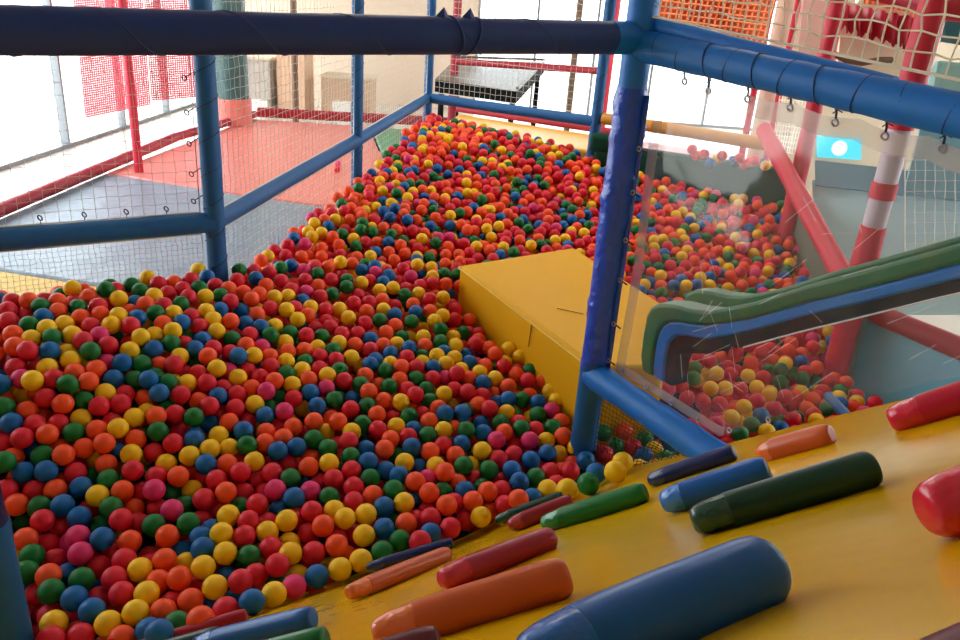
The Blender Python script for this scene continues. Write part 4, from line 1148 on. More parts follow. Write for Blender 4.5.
# the thousands of other balls, one mass
REST = {
'R': [
-2170,878,533,-1987,963,519,-1980,1032,515,-1848,1037,530,-2244,1060,507,-1786,1070,528,-2235,1129,516,-1740,1129,539,-2049,1142,546,-1447,1166,542,-2272,1167,560,-1513,1196,535,
-1880,1203,552,-1754,1231,543,-1498,1250,487,-1571,1256,486,-1714,1263,482,-1859,1283,514,-1980,1297,546,-2222,1301,595,-1785,1312,534,-1723,1330,559,-2272,1333,632,-1670,1334,494,
-1967,1359,520,-2201,1365,580,-1730,1368,502,-2070,1388,543,-1456,1394,542,-1980,1401,574,-2043,1402,605,-1094,1416,540,-971,1424,569,-1370,1429,496,-1894,1432,584,-1818,1436,503,
-1934,1451,529,-2215,1456,622,-1465,1464,498,-2281,1466,658,-2044,1476,566,-1785,1498,511,-1514,1513,503,-2071,1520,612,-2142,1533,634,-1670,1556,515,-1477,1571,508,-2255,1578,693,
-2185,1579,716,-2350,1580,759,-1547,1583,509,-1114,1623,563,-1879,1626,615,-1986,1629,655,-898,1634,463,-2095,1643,713,-1178,1660,451,-2045,1664,665,-1429,1676,521,-1248,1678,506,
-800,1680,584,-1582,1681,527,-1482,1682,588,-1651,1685,576,-1901,1697,613,-2351,1705,779,-1210,1720,456,-2130,1737,732,-1978,1737,649,-2301,1753,857,-811,1756,526,-757,1758,577,
-742,1776,468,-1528,1786,588,-913,1787,509,-966,1804,468,-597,1812,510,-2015,1823,786,-924,1827,585,-733,1839,590,-1935,1852,764,-540,1852,529,-1050,1866,587,-1609,1876,594,
-452,1876,502,-2253,1877,858,-1559,1879,641,-2389,1902,844,-1701,1902,708,-2480,1904,851,-1887,1904,784,-1462,1910,515,-2495,1915,920,-2331,1923,881,-1473,1925,653,-975,1930,523,
-2223,1945,891,-1510,1948,600,-1881,1954,737,-836,1961,532,-1705,1971,692,-1739,1975,751,-398,1979,604,-2090,1983,857,-2394,1984,885,-491,2002,483,-1545,2004,710,-1494,2007,566,
-839,2011,611,-1193,2013,623,-1346,2016,563,-1914,2018,776,-347,2022,592,-629,2024,613,-1230,2028,521,-215,2036,489,-1768,2039,815,-988,2041,621,-549,2044,617,-2194,2054,860,
-1459,2061,591,-2370,2062,925,-798,2065,616,-294,2065,599,-758,2070,500,-912,2071,507,-2341,2077,862,-1893,2091,822,-2267,2095,912,-162,2097,611,-1059,2098,642,-1421,2100,684,
-844,2114,569,-809,2115,510,-674,2115,527,-490,2119,556,-1510,2120,773,-2174,2121,890,-341,2124,536,-176,2126,520,-287,2127,493,-996,2139,528,-741,2142,635,-1852,2146,863,
-674,2155,631,-130,2156,600,-2459,2158,870,-1581,2161,739,948,2161,503,-2018,2162,841,-44,2165,639,-2246,2175,864,-149,2181,487,-544,2185,506,-1992,2193,897,-1901,2194,860,
-891,2195,644,-1381,2198,634,-714,2210,636,-1502,2212,756,-59,2214,488,886,2214,500,-351,2216,510,-483,2217,508,-910,2227,542,-1017,2230,558,-439,2234,558,-506,2236,631,
-1339,2241,688,809,2241,499,-2431,2244,871,17,2244,489,-1607,2245,730,1048,2245,563,-1450,2246,682,117,2247,647,-266,2248,554,-2156,2249,928,1020,2257,501,-858,2259,592,
1089,2259,502,-2570,2264,883,308,2274,668,1002,2275,607,866,2280,500,-735,2282,598,103,2284,519,-2467,2285,929,-1232,2287,780,-2301,2290,906,-794,2298,653,-1401,2301,798,
-637,2305,648,-2492,2315,873,-2066,2317,860,-1741,2317,898,-1251,2327,655,-643,2327,537,-460,2328,522,-338,2334,572,-1596,2337,763,859,2338,557,1233,2339,501,113,2341,616,
-2223,2342,920,22,2343,618,-1082,2346,612,-52,2347,556,-1855,2349,918,-696,2350,588,291,2359,662,-1225,2363,762,-2130,2364,875,197,2364,499,-1039,2367,712,-458,2369,649,
-1590,2373,917,-1306,2374,694,-2339,2378,873,1033,2378,502,-629,2382,576,782,2383,568,-2313,2385,936,768,2387,501,-200,2390,514,-2041,2400,923,-346,2400,524,-1234,2401,826,
1277,2406,500,46,2407,505,105,2409,667,718,2411,567,-751,2413,567,1099,2414,502,-687,2418,590,-1549,2429,900,-483,2433,661,-331,2434,583,-1906,2439,937,848,2443,570,
-2093,2444,911,160,2448,667,-1772,2451,869,-101,2452,682,-1947,2461,885,-2232,2462,887,-1514,2462,784,974,2469,601,1425,2469,566,-716,2471,691,-233,2472,696,-1443,2474,770,
-828,2474,708,-2484,2475,915,1261,2478,500,-931,2484,728,765,2487,503,267,2497,570,-2014,2498,882,-1886,2502,906,1109,2506,566,-154,2508,578,1291,2508,627,-2156,2512,882,
116,2514,515,-2299,2517,920,840,2517,503,-618,2518,649,1474,2519,497,-1609,2520,807,882,2523,588,-879,2527,790,1213,2528,500,-638,2529,578,-1431,2531,962,-1060,2532,672,
984,2540,570,-2085,2545,916,-1024,2545,778,-1338,2549,764,616,2555,670,627,2555,505,470,2556,641,180,2557,515,-940,2558,793,169,2567,638,1239,2567,551,-1436,2568,850,
923,2572,562,-1037,2575,839,-1702,2576,874,-161,2576,581,329,2580,572,1548,2582,596,-546,2585,575,-2031,2588,914,-1549,2593,811,952,2594,503,-1736,2597,988,835,2598,567,
-1097,2600,820,1390,2606,546,-2256,2610,934,-251,2614,601,-336,2615,570,246,2615,682,545,2618,508,1489,2618,604,-1829,2619,938,-306,2619,683,396,2623,630,1633,2627,556,
806,2634,505,905,2636,542,389,2638,554,-1494,2639,811,700,2639,507,-1456,2643,969,1508,2647,508,1707,2649,495,-1941,2650,940,-828,2650,803,181,2650,685,1398,2650,610,
-646,2651,603,826,2651,610,947,2653,616,-538,2655,588,-199,2656,688,-1710,2658,882,-1776,2661,1001,-2061,2662,905,-1326,2667,902,1446,2670,546,293,2679,591,1158,2680,562,
-1088,2681,723,1329,2683,498,-887,2685,808,1264,2685,522,-321,2686,679,1566,2690,508,1651,2690,493,-1731,2694,962,-1839,2697,915,1771,2703,491,782,2704,613,-1026,2712,880,
-1826,2713,833,1097,2713,564,1427,2713,496,-1137,2714,888,1218,2715,563,-804,2716,819,943,2722,557,-1468,2728,817,279,2730,546,1618,2730,608,-1422,2735,871,-969,2738,854,
1708,2738,610,-1807,2742,1003,1574,2742,554,-1095,2745,811,763,2750,563,-1187,2751,767,-270,2757,740,1374,2762,564,1817,2762,550,-1101,2767,746,948,2768,505,-500,2771,603,
68,2773,545,1038,2774,503,-324,2777,643,-28,2781,736,-1493,2782,992,27,2783,600,992,2784,670,-630,2788,787,1911,2790,592,-1024,2797,746,927,2799,563,1597,2799,586,
34,2800,713,-604,2801,625,1518,2802,494,1059,2805,562,1526,2805,608,1696,2806,589,-2019,2812,946,-60,2812,609,-1113,2816,922,-84,2817,724,-1936,2823,902,811,2827,550,
903,2827,627,-534,2830,618,-1083,2834,752,1447,2837,557,-1874,2838,940,96,2838,550,-1622,2844,972,-176,2847,751,1857,2852,536,-576,2856,799,1567,2858,622,-892,2860,701,
-1026,2861,862,-644,2861,807,-825,2864,684,-929,2866,879,526,2866,662,-1498,2867,958,-679,2868,711,-1164,2869,940,-1450,2873,826,1052,2873,571,38,2874,560,-80,2875,768,
-237,2884,588,-1280,2885,973,-1036,2885,747,1365,2887,600,1756,2887,613,-1771,2891,954,976,2896,506,1826,2900,576,-1595,2904,898,-248,2904,769,1419,2904,558,1316,2905,497,
590,2907,663,-703,2911,662,-1872,2914,873,-1141,2914,830,-343,2917,605,1484,2920,540,1129,2925,567,-989,2929,793,-880,2933,710,1970,2933,488,1323,2936,562,1110,2938,503,
1629,2940,549,221,2944,726,-1502,2950,998,1193,2954,500,-1379,2956,866,1048,2956,675,1781,2956,603,978,2957,676,1286,2962,669,1004,2964,570,975,2966,507,1830,2966,556,
-1619,2968,839,207,2968,555,-1717,2971,894,-724,2971,848,-279,2972,660,-298,2976,777,913,2980,678,1443,2980,561,-350,2985,615,1678,2987,532,-136,2989,635,-457,2990,794,
-28,2992,647,1394,2995,607,-1308,2997,980,-1222,2997,971,1978,3002,489,1576,3004,599,-1155,3007,855,-1023,3008,813,-1656,3018,939,1230,3022,670,1724,3022,570,-349,3023,673,
117,3027,744,1993,3036,597,-581,3038,655,-1062,3041,948,1545,3044,552,-1328,3046,888,1503,3049,607,-1265,3050,983,846,3054,679,-591,3055,828,1089,3059,545,-1373,3062,996,
1776,3063,552,-873,3077,848,185,3079,699,-229,3081,613,1375,3085,666,-648,3090,841,-908,3091,908,905,3091,684,-529,3097,816,-1,3104,706,-719,3108,820,-1093,3113,785,
-931,3113,801,1565,3115,549,1183,3118,673,823,3124,691,-590,3126,667,1392,3134,554,-1264,3139,994,1837,3153,536,-408,3161,708,-864,3162,791,-819,3164,887,-1169,3169,965,
-711,3169,711,-682,3172,830,-13,3176,776,1606,3180,585,-638,3183,733,-512,3183,832,1446,3184,581,1833,3191,618,-1111,3196,860,1592,3199,495,1251,3213,562,-549,3218,669,
-698,3229,864,-579,3229,730,-635,3232,685,1541,3235,554,21,3246,724,-339,3247,644,1123,3247,508,1593,3249,598,-39,3250,669,-1254,3252,881,-1229,3259,817,-1101,3259,963,
1333,3265,670,1180,3266,673,1296,3283,504,1796,3288,600,-1063,3294,790,-161,3301,688,1084,3303,513,-612,3307,745,1015,3308,519,1375,3310,504,1645,3313,599,-988,3326,842,
-877,3329,910,1335,3330,614,-745,3335,883,-532,3343,743,1318,3348,508,1218,3350,570,-1094,3356,858,-564,3356,683,-593,3358,855,1054,3365,519,987,3370,585,1105,3370,686,
1693,3372,623,-447,3376,669,-936,3380,929,-199,3384,691,-736,3388,765,1470,3388,569,-3,3403,723,-527,3404,846,-1070,3406,960,1732,3414,528,1218,3417,641,-1004,3423,951,
1603,3450,630,-629,3454,702,-843,3456,914,1606,3457,527,-48,3458,703,-413,3459,813,1175,3463,525,-963,3469,844,-835,3471,805,1515,3473,521,-124,3477,760,-1120,3489,869,
-596,3494,841,1269,3496,695,-1050,3504,858,1093,3505,638,1395,3505,693,1287,3509,582,-51,3513,652,-925,3515,792,1569,3515,528,-1120,3521,807,-252,3523,839,1422,3528,594,
-651,3529,763,1532,3532,641,-735,3536,897,-124,3548,784,-292,3555,676,1154,3556,592,1078,3564,605,1602,3574,541,1233,3584,603,-610,3587,726,-164,3587,728,1176,3588,649,
1720,3602,546,988,3606,637,1472,3612,671,-717,3613,733,-834,3620,926,1653,3620,552,1029,3623,690,-147,3626,671,1379,3629,670,-580,3630,771,-563,3633,870,1697,3638,686,
-145,3641,766,-384,3642,838,853,3643,619,-947,3648,821,-312,3655,855,1068,3661,648,1202,3666,703,1165,3676,580,-887,3685,838,-1093,3686,868,-253,3690,860,-706,3692,866,
892,3692,714,-627,3699,793,821,3704,616,1130,3708,641,1458,3712,636,-807,3721,864,-769,3721,760,1613,3727,591,-434,3732,839,1193,3737,599,1649,3741,705,-928,3746,847,
1401,3747,664,1511,3748,660,1837,3749,586,1694,3750,653,1537,3752,724,-1061,3753,871,1162,3755,703,991,3762,736,795,3763,640,1076,3772,698,-1018,3773,922,1421,3776,605,
1567,3777,601,-483,3780,835,-564,3784,733,1284,3787,675,772,3788,707,-819,3789,778,930,3790,638,1714,3790,706,-1082,3794,937,-763,3801,817,901,3804,774,-977,3806,809,
-417,3806,887,-343,3810,775,1603,3817,734,1374,3821,629,-1011,3834,861,-289,3835,810,-433,3841,726,1400,3841,690,795,3848,679,1150,3848,643,-1072,3849,897,953,3853,784,
822,3863,777,1616,3865,686,-947,3866,826,-1031,3869,948,1390,3871,751,1247,3876,724,-58,3878,770,-132,3882,711,1610,3893,749,1451,3899,771,-176,3900,783,-1001,3904,896,
1307,3909,717,780,3911,814,-70,3915,827,1107,3919,735,-767,3931,894,-63,3932,719,1795,3934,757,55,3935,750,1283,3940,774,1546,3944,717,-837,3948,869,-408,3956,846,
1662,3957,769,1721,3965,712,1096,3970,690,1807,3980,652,-553,3982,849,107,3985,796,101,3993,728,1424,3995,673,-147,3996,845,794,4008,834,1804,4013,728,-53,4016,734,
1438,4019,736,686,4023,847,1732,4032,728,-38,4033,826,-855,4035,889,-490,4040,833,175,4041,802,1199,4042,701,918,4048,727,-166,4068,748,1245,4068,759,838,4069,845,
-1016,4071,905,994,4075,793,1891,4076,669,712,4077,745,779,4086,758,1838,4087,711,-661,4093,924,-75,4096,843,-691,4101,818,56,4101,749,1436,4107,758,1571,4107,726,
-546,4108,857,194,4110,751,776,4115,869,597,4117,755,-450,4119,842,1701,4119,782,-952,4129,921,1212,4130,780,-355,4131,832,47,4132,870,207,4133,815,-706,4134,877,
1050,4141,838,673,4142,758,1145,4145,841,-1014,4146,947,312,4147,805,584,4147,815,-38,4153,858,102,4153,820,869,4165,867,1409,4169,772,-379,4174,884,1166,4181,786,
-741,4184,843,-450,4187,853,82,4190,765,-86,4200,874,1232,4201,788,1037,4203,813,-148,4206,845,228,4206,872,1860,4209,796,567,4218,835,1118,4224,842,-289,4228,789,
1800,4228,765,1169,4231,738,-801,4236,943,1368,4238,787,1221,4240,844,1242,4241,733,-471,4246,822,-65,4247,829,475,4249,785,1323,4253,855,-632,4259,904,-272,4260,849,
1166,4260,800,1066,4261,867,1271,4261,801,-537,4263,829,1472,4266,858,1610,4271,792,353,4276,896,148,4277,842,311,4281,779,680,4281,777,612,4282,895,1160,4288,863,
-123,4294,898,203,4301,877,473,4302,900,-4,4305,787,1794,4305,781,-202,4308,843,-443,4309,826,-71,4311,856,-337,4314,870,723,4319,841,990,4319,884,438,4326,846,
-971,4333,1000,1760,4333,710,-904,4337,945,-427,4338,939,1328,4338,798,1358,4339,735,371,4340,787,-404,4343,871,-276,4346,875,-152,4350,871,114,4358,908,-667,4361,906,
669,4365,842,-653,4368,976,1540,4369,784,-491,4370,918,192,4370,793,-42,4371,800,1470,4376,794,-906,4386,995,5,4386,849,1090,4397,763,1193,4398,814,95,4399,856,
1794,4399,780,1903,4400,830,-419,4404,843,997,4404,884,-402,4407,909,-836,4409,1008,551,4413,909,123,4438,919,-888,4444,908,-550,4444,919,721,4450,842,1342,4451,873,
1813,4451,722,-460,4454,866,1630,4455,839,1241,4456,870,-749,4459,947,601,4459,921,1955,4461,761,1926,4466,824,198,4467,923,-486,4469,929,279,4473,804,-812,4477,905,
642,4477,796,1568,4484,850,1705,4490,732,500,4491,801,655,4502,906,-674,4505,952,-249,4507,864,837,4512,860,1723,4514,845,-555,4518,943,1757,4519,780,84,4520,880,
451,4520,855,-818,4529,958,592,4531,873,866,4535,918,326,4536,931,16,4549,826,-476,4552,945,173,4554,919,1406,4554,808,513,4558,917,413,4559,915,1108,4563,891,
1779,4563,850,-66,4565,954,-599,4569,962,1875,4572,842,884,4578,859,1775,4581,742,-271,4585,921,112,4586,887,-41,4588,842,817,4590,927,357,4602,943,1165,4606,832,
1716,4609,813,716,4619,864,985,4621,855,469,4622,874,870,4633,915,244,4636,884,666,4637,932,-58,4642,882,-889,4645,995,44,4650,896,1588,4650,888,-731,4652,1044,
-256,4654,936,-646,4662,911,377,4670,891,-508,4673,999,18,4674,956,1375,4678,860,1593,4679,825,1659,4679,790,730,4686,866,-141,4701,907,873,4703,808,-399,4705,954,
-72,4705,925,501,4708,869,1273,4709,838,-893,4713,985,1396,4715,785,-237,4716,990,1042,4718,903,770,4719,912,1528,4725,886,-750,4737,1041,-290,4739,951,1707,4745,888,
-686,4750,986,92,4761,905,-164,4764,928,673,4764,938,747,4766,866,-230,4772,948,1577,4772,784,1811,4776,856,1509,4779,793,1945,4779,790,431,4783,948,1764,4784,905,
1980,4787,854,1876,4788,791,933,4790,878,1672,4796,859,340,4800,952,1680,4802,791,-477,4805,1026,-208,4810,1002,1277,4810,862,1936,4811,912,-97,4812,918,1536,4813,847,
573,4818,830,36,4819,919,-440,4837,914,688,4842,939,1461,4846,862,868,4849,959,1014,4852,821,1661,4853,918,1786,4855,808,284,4859,916,886,4862,894,1170,4865,911,
1101,4868,911,1423,4870,923,167,4871,962,1304,4873,875,-778,4875,1061,236,4876,963,950,4881,871,-126,4885,982,435,4886,910,1016,4890,889,1227,4894,887,759,4897,835,
-601,4901,1005,-756,4907,1000,1561,4907,874,530,4909,932,2030,4910,842,808,4921,962,1652,4924,890,1218,4925,957,293,4928,914,1277,4928,922,-730,4942,946,866,4942,909,
99,4946,930,1601,4955,955,-698,4957,1006,-590,4958,968,2000,4959,880,344,4964,964,-480,4968,932,417,4970,990,-768,4975,1025,1431,4992,930,690,4995,963,56,4996,883,
1615,5003,894,1889,5003,938,592,5006,954,-804,5014,1072,1284,5019,924,-138,5021,959,1617,5029,967,-333,5032,1054,-70,5032,959,726,5039,923,1139,5044,969,2049,5055,894,
1762,5058,871,1200,5061,914,1065,5072,858,-611,5076,1014,964,5076,975,1725,5077,969,37,5078,1033,25,5089,966,1632,5097,874,993,5104,910,2004,5105,905,216,5106,964,
1496,5108,999,327,5110,881,1575,5113,920,-255,5116,989,92,5119,915,-527,5121,1082,1437,5122,931,1714,5128,1350,1841,5128,1013,1183,5129,937,1007,5136,972,533,5140,980,
-441,5144,1078,1607,5147,991,164,5150,949,247,5151,1007,-17,5152,1025,528,5155,882,9,5159,954,386,5164,1008,1102,5165,928,1240,5165,988,1727,5167,1007,810,5169,939,
923,5171,929,-453,5172,1016,-270,5178,1043,1519,5180,940,-226,5183,990,1838,5187,971,1308,5189,932,-512,5190,977,1634,5194,1350,262,5200,961,329,5208,1009,-204,5217,1046,
594,5217,1007,-366,5219,978,832,5222,992,395,5223,907,1531,5224,996,-498,5229,1032,2025,5230,988,1551,5231,901,1373,5232,954,-791,5238,1036,-35,5243,1044,1197,5243,1001,
385,5247,998,1532,5247,1350,1412,5248,1350,1317,5250,990,1594,5250,1029,796,5252,898,1444,5257,947,543,5258,1032,1381,5260,1017,294,5261,1039,-156,5263,1064,-726,5264,1096,
562,5265,966,1694,5265,1300,1541,5277,952,-228,5278,1069,925,5278,979,968,5278,924,642,5286,1018,17,5288,1051,1112,5297,962,-634,5299,1044,1069,5307,906,1075,5308,1028,
1813,5310,988,-36,5313,1007,207,5317,993,315,5317,925,93,5318,1051,1858,5326,938,-582,5334,1082,495,5337,1031,-690,5338,1057,-220,5338,1030,1058,5338,969,1621,5348,934,
1553,5350,924,789,5366,1019,988,5371,980,369,5372,998,646,5372,1038,1457,5381,986,-718,5382,1120,552,5383,1049,1244,5406,1019,830,5409,1059,1368,5412,1350,-367,5418,1124,
-136,5418,1083,-599,5422,1063,1629,5424,1005,206,5426,1057,539,5426,943,63,5433,1089,1044,5435,992,843,5438,948,1186,5440,992,424,5442,952,1504,5443,988,-45,5450,1090,
546,5452,1070,720,5453,943,1347,5455,1047,-97,5460,1046,1414,5464,1300,675,5468,1054,-233,5469,1124,-165,5471,1116,1130,5478,937,-532,5485,1056,1129,5488,1048,-336,5489,1076,
1210,5502,971,737,5505,985,1428,5505,941,482,5507,1081,1065,5507,1003,-667,5508,1078,-394,5508,1127,-206,5515,1080,565,5518,1069,800,5519,1011,-488,5520,1096,393,5526,1065,
-678,5527,1143,975,5528,1068,327,5530,1043,-295,5534,1138,861,5553,1075,-529,5556,1137,1371,5557,1062,42,5561,1075,578,5564,1020,466,5565,1046,331,5567,1105,926,5572,1048,
-721,5583,1157,-653,5593,1160,694,5594,1033,-583,5596,1162,790,5601,1045,-271,5606,1097,1003,5610,1012,467,5620,1099,221,5626,1132,55,5627,1091,-122,5631,1035,375,5631,1051,
698,5643,1099,619,5644,986,994,5650,1079,864,5653,1028,5,5655,1148,718,5662,1035,797,5670,1036,285,5675,1128,183,5685,1072,-213,5687,1115,755,5690,985,-66,5691,1167,
675,5694,991,609,5713,999,96,5721,1128,-647,5724,1186,516,5725,1007,-540,5727,1137,-134,5728,1170,703,5732,1099,-275,5737,1134,-442,5740,1183,-520,5743,1073,12,5762,1124,
486,5768,1077,-688,5775,1132,162,5795,1072,203,5801,1145,-625,5823,1136,681,5824,1079,132,5843,1164,360,5848,1095,214,5863,1172,-217,5876,1205,677,5901,1076,-266,5905,1165,
546,5914,1031,494,5920,1084,762,5947,1127,645,5950,1122,-246,5962,1200,-183,5967,1159,233,5969,1183,192,5980,1127,566,5998,1155,122,6008,1193,306,6010,1180,-293,6011,1156,
-590,6020,1192,-36,6024,1148,-98,6025,1205,288,6033,1118,597,6035,1106,670,6042,1093,37,6048,1162,176,6058,1138,169,6061,1207,-153,6066,1206,-649,6085,1187,74,6086,1206,
658,6104,1131,-459,6106,1226,264,6127,1202,28,6138,1152,537,6140,1168,482,6143,1116,-41,6154,1225,-508,6173,1169,152,6181,1145,-175,6214,1175,-290,6227,1168,456,6250,1188,
184,6252,1206,93,6263,1166,64,6284,1228,16,6289,1167,167,6329,1157,-601,6335,1233,-346,6335,1231,-255,6337,1219,271,6346,1204,-110,6347,1231,-152,6359,1177,-24,6375,1221,
-416,6385,1222,89,6425,1210,-330,6432,1217,-562,6468,1221,-449,6519,1217,-103,6535,1207,-255,6537,1240,-397,6541,1178,-180,6556,1233,-513,6572,1236,-551,6606,1179,-477,6689,1246,
-524,6741,1254],
'O': [
-2190,945,539,-2057,991,485,-2192,995,484,-2057,1047,545,-2132,1057,549,-2218,1078,573,-1860,1108,530,-1530,1124,538,-1968,1145,543,-1683,1173,539,-2107,1222,573,-1321,1247,541,
-1925,1255,547,-1259,1276,546,-2322,1288,578,-1544,1320,482,-1592,1336,532,-1237,1361,539,-1305,1381,546,-1788,1382,536,-2116,1415,614,-1602,1448,560,-1228,1455,545,-1801,1463,569,
-1324,1464,552,-1649,1496,541,-2290,1497,722,-1904,1500,590,-1467,1517,553,-1217,1519,497,-1923,1561,558,-2118,1564,697,-2032,1578,647,-947,1579,512,-1338,1604,563,-851,1616,513,
-2417,1618,765,-1944,1619,589,-1487,1623,553,-1060,1633,494,-2275,1642,759,-2222,1644,713,-1263,1644,448,-2298,1680,816,-2432,1685,806,-1393,1697,576,-791,1702,467,-2072,1707,753,
-1918,1715,677,-1346,1719,457,-1137,1720,457,-2008,1724,711,-870,1728,463,-1848,1730,642,-2233,1735,816,-1763,1736,631,-951,1737,462,-1002,1740,508,-1669,1742,618,-1473,1745,563,
-1274,1746,459,-2193,1748,760,-1354,1753,567,-1417,1771,532,-1145,1789,464,-1847,1790,686,-1621,1803,597,-1781,1809,706,-2130,1811,815,-2423,1812,829,-2173,1815,762,-1187,1866,477,
-699,1876,476,-928,1878,539,-1007,1889,478,-1409,1893,580,-1681,1913,637,-636,1914,490,-2409,1920,908,-358,1921,588,-866,1923,482,-1619,1928,666,-1974,1930,809,-1946,1932,746,
-539,1935,479,-1810,1936,704,-1292,1936,499,-1186,1945,493,-1800,1949,771,-1643,1962,721,-2157,1971,889,-1564,1973,651,-2029,1974,827,-2495,1983,909,-953,1999,509,-1849,2007,804,
-886,2007,495,-779,2008,530,-2130,2024,818,-542,2046,497,-2463,2050,864,-2029,2062,864,-2525,2066,920,-635,2067,495,-2128,2069,871,-1315,2081,664,-367,2084,486,-1459,2085,744,
-2077,2110,849,-524,2118,497,-410,2121,547,-1773,2127,790,-1490,2133,634,-569,2140,552,-89,2147,483,-1351,2162,739,-280,2166,549,-2134,2176,906,78,2176,605,-2089,2178,853,
-1447,2185,649,-1141,2188,613,-2238,2216,918,-954,2218,653,-832,2227,534,-1669,2252,804,-1462,2272,786,-1180,2277,735,-1592,2281,837,-37,2283,637,-1392,2284,682,1145,2285,563,
-1914,2290,908,-116,2291,560,-914,2292,629,-817,2293,547,-150,2301,500,-2534,2309,934,1016,2318,555,-1846,2320,856,-1671,2322,901,-1493,2322,856,1195,2331,558,909,2332,510,
-303,2342,513,-565,2346,653,-2621,2352,926,-405,2367,538,835,2369,501,-667,2372,714,-2197,2381,869,-1214,2384,667,-2552,2385,937,-1335,2390,782,-1398,2393,903,-1012,2393,611,
-878,2398,643,-736,2398,716,145,2398,558,-1649,2399,789,275,2401,533,-53,2404,674,-1377,2407,730,649,2410,500,-1473,2413,759,-2384,2414,930,335,2416,631,884,2418,516,
-1171,2420,807,-951,2425,606,1116,2425,567,-1029,2431,666,-2623,2433,871,-1625,2440,964,-294,2442,697,-58,2443,572,821,2443,502,-1199,2447,692,1268,2447,605,-632,2448,559,
-2299,2450,881,-1833,2452,916,-1712,2457,916,-1090,2459,681,-998,2463,785,1344,2465,499,380,2468,629,-2153,2469,944,999,2472,537,1178,2477,609,-1323,2484,741,632,2486,502,
699,2495,518,-780,2497,591,-2210,2508,935,-1567,2509,861,-1671,2511,976,-246,2511,579,-1191,2514,709,-1273,2517,845,650,2518,561,-1539,2525,800,1339,2532,584,-1766,2533,933,
794,2539,550,1039,2539,612,585,2540,568,-31,2541,524,-59,2545,586,1110,2554,501,-115,2556,531,-370,2558,552,-301,2558,545,-535,2559,697,-997,2560,661,-2418,2561,932,
-2389,2562,870,124,2565,689,-363,2567,725,-1178,2569,864,-1351,2571,828,-901,2572,637,-164,2574,708,-1799,2575,888,-1921,2581,945,-66,2581,679,-841,2585,788,1465,2590,546,
-1550,2591,880,1321,2604,543,1031,2606,600,1337,2608,610,225,2609,518,-1615,2610,819,-2332,2614,937,-487,2616,613,888,2618,609,209,2619,584,-765,2625,805,1204,2630,555,
1046,2632,506,1107,2635,618,574,2639,567,-1291,2651,803,-850,2652,703,1576,2659,609,-352,2661,734,-2246,2662,889,-152,2665,607,-241,2666,557,36,2666,535,-137,2667,715,
-377,2670,571,-413,2679,760,-779,2681,696,1369,2681,556,348,2686,684,864,2686,564,223,2687,589,-896,2688,667,-650,2689,788,-1517,2690,980,-253,2697,683,-1611,2708,991,
-1200,2708,820,-1663,2710,889,-562,2710,669,1067,2712,502,1518,2712,582,80,2713,661,676,2714,555,1416,2715,594,997,2719,504,-716,2720,630,-549,2722,602,-1458,2724,983,
5,2725,552,17,2734,707,-436,2736,589,1701,2737,492,-1739,2740,1013,-990,2751,709,-1293,2755,845,-1235,2762,947,-637,2763,692,1749,2764,561,-1645,2772,1005,-1250,2772,786,
-1957,2775,950,1242,2777,545,-1640,2778,892,-1420,2778,816,-826,2780,830,1147,2785,552,1786,2786,490,-921,2787,869,-1571,2791,894,815,2792,622,-1843,2799,893,-447,2801,766,
-944,2802,717,1854,2802,489,-1765,2803,955,-392,2804,723,-308,2811,753,1650,2815,539,-10,2823,558,-1226,2824,857,-1398,2834,954,-465,2834,609,1354,2834,558,-1396,2835,845,
-770,2841,828,-1560,2845,1002,-349,2845,641,165,2845,556,1964,2846,605,-1337,2848,987,-1679,2851,879,-1084,2857,818,-1934,2866,961,-957,2871,722,1464,2873,614,1617,2873,518,
1928,2873,553,-710,2874,824,-309,2874,780,-1307,2876,809,82,2876,685,138,2879,724,977,2885,590,151,2886,610,2018,2887,506,1046,2888,504,229,2891,683,-1016,2900,919,
-30,2906,733,-1742,2910,854,-635,2912,649,-475,2914,685,-513,2915,628,-572,2917,693,-1521,2922,834,-61,2931,632,1222,2940,561,-642,2946,708,-1637,2948,983,1687,2949,606,
1043,2957,505,-1748,2959,959,287,2959,716,-1100,2977,827,-534,2979,640,-35,2979,579,1896,2985,602,179,2986,616,-1499,2987,835,-565,2987,702,1091,2991,566,173,2992,726,
-524,3001,806,-425,3001,685,-636,3015,724,-943,3016,906,-1079,3017,774,1142,3020,618,37,3022,741,1273,3023,571,-774,3025,694,116,3025,626,-1511,3031,887,-408,3037,797,
1507,3037,493,1,3038,583,366,3041,717,1640,3045,596,1631,3050,528,433,3062,710,1946,3063,489,1393,3065,548,1929,3065,606,-1140,3075,847,-531,3079,679,8,3079,642,
1851,3096,490,1829,3099,587,-233,3100,781,78,3108,763,1659,3108,552,-1325,3109,987,1495,3109,500,-995,3115,935,-361,3116,684,1502,3128,597,1757,3129,553,-495,3132,652,
1317,3135,549,-757,3136,870,-1260,3137,874,-1408,3138,888,-412,3144,810,-1104,3148,962,-225,3156,622,-1328,3158,881,1723,3162,604,1531,3168,495,1196,3169,555,53,3171,760,
-187,3172,677,1392,3174,498,1673,3176,559,-1049,3180,937,1081,3181,508,-981,3182,935,1545,3182,618,-490,3185,695,-804,3214,719,59,3222,664,-381,3223,814,1489,3235,599,
1718,3247,556,1178,3252,550,-742,3261,768,-488,3267,734,-690,3280,699,1689,3289,498,-982,3292,936,-865,3292,811,-525,3304,839,-682,3305,763,-1,3313,732,-936,3337,763,
-74,3337,680,1168,3352,617,1545,3355,569,1769,3364,629,-913,3376,816,-326,3377,681,1381,3382,613,-664,3385,764,1404,3385,548,1039,3398,633,1312,3398,682,-955,3403,768,
1121,3406,520,-508,3407,680,-240,3408,821,986,3410,528,-460,3413,733,960,3414,641,1189,3421,578,1741,3425,614,-115,3430,702,-625,3432,795,1051,3433,533,-1132,3437,912,
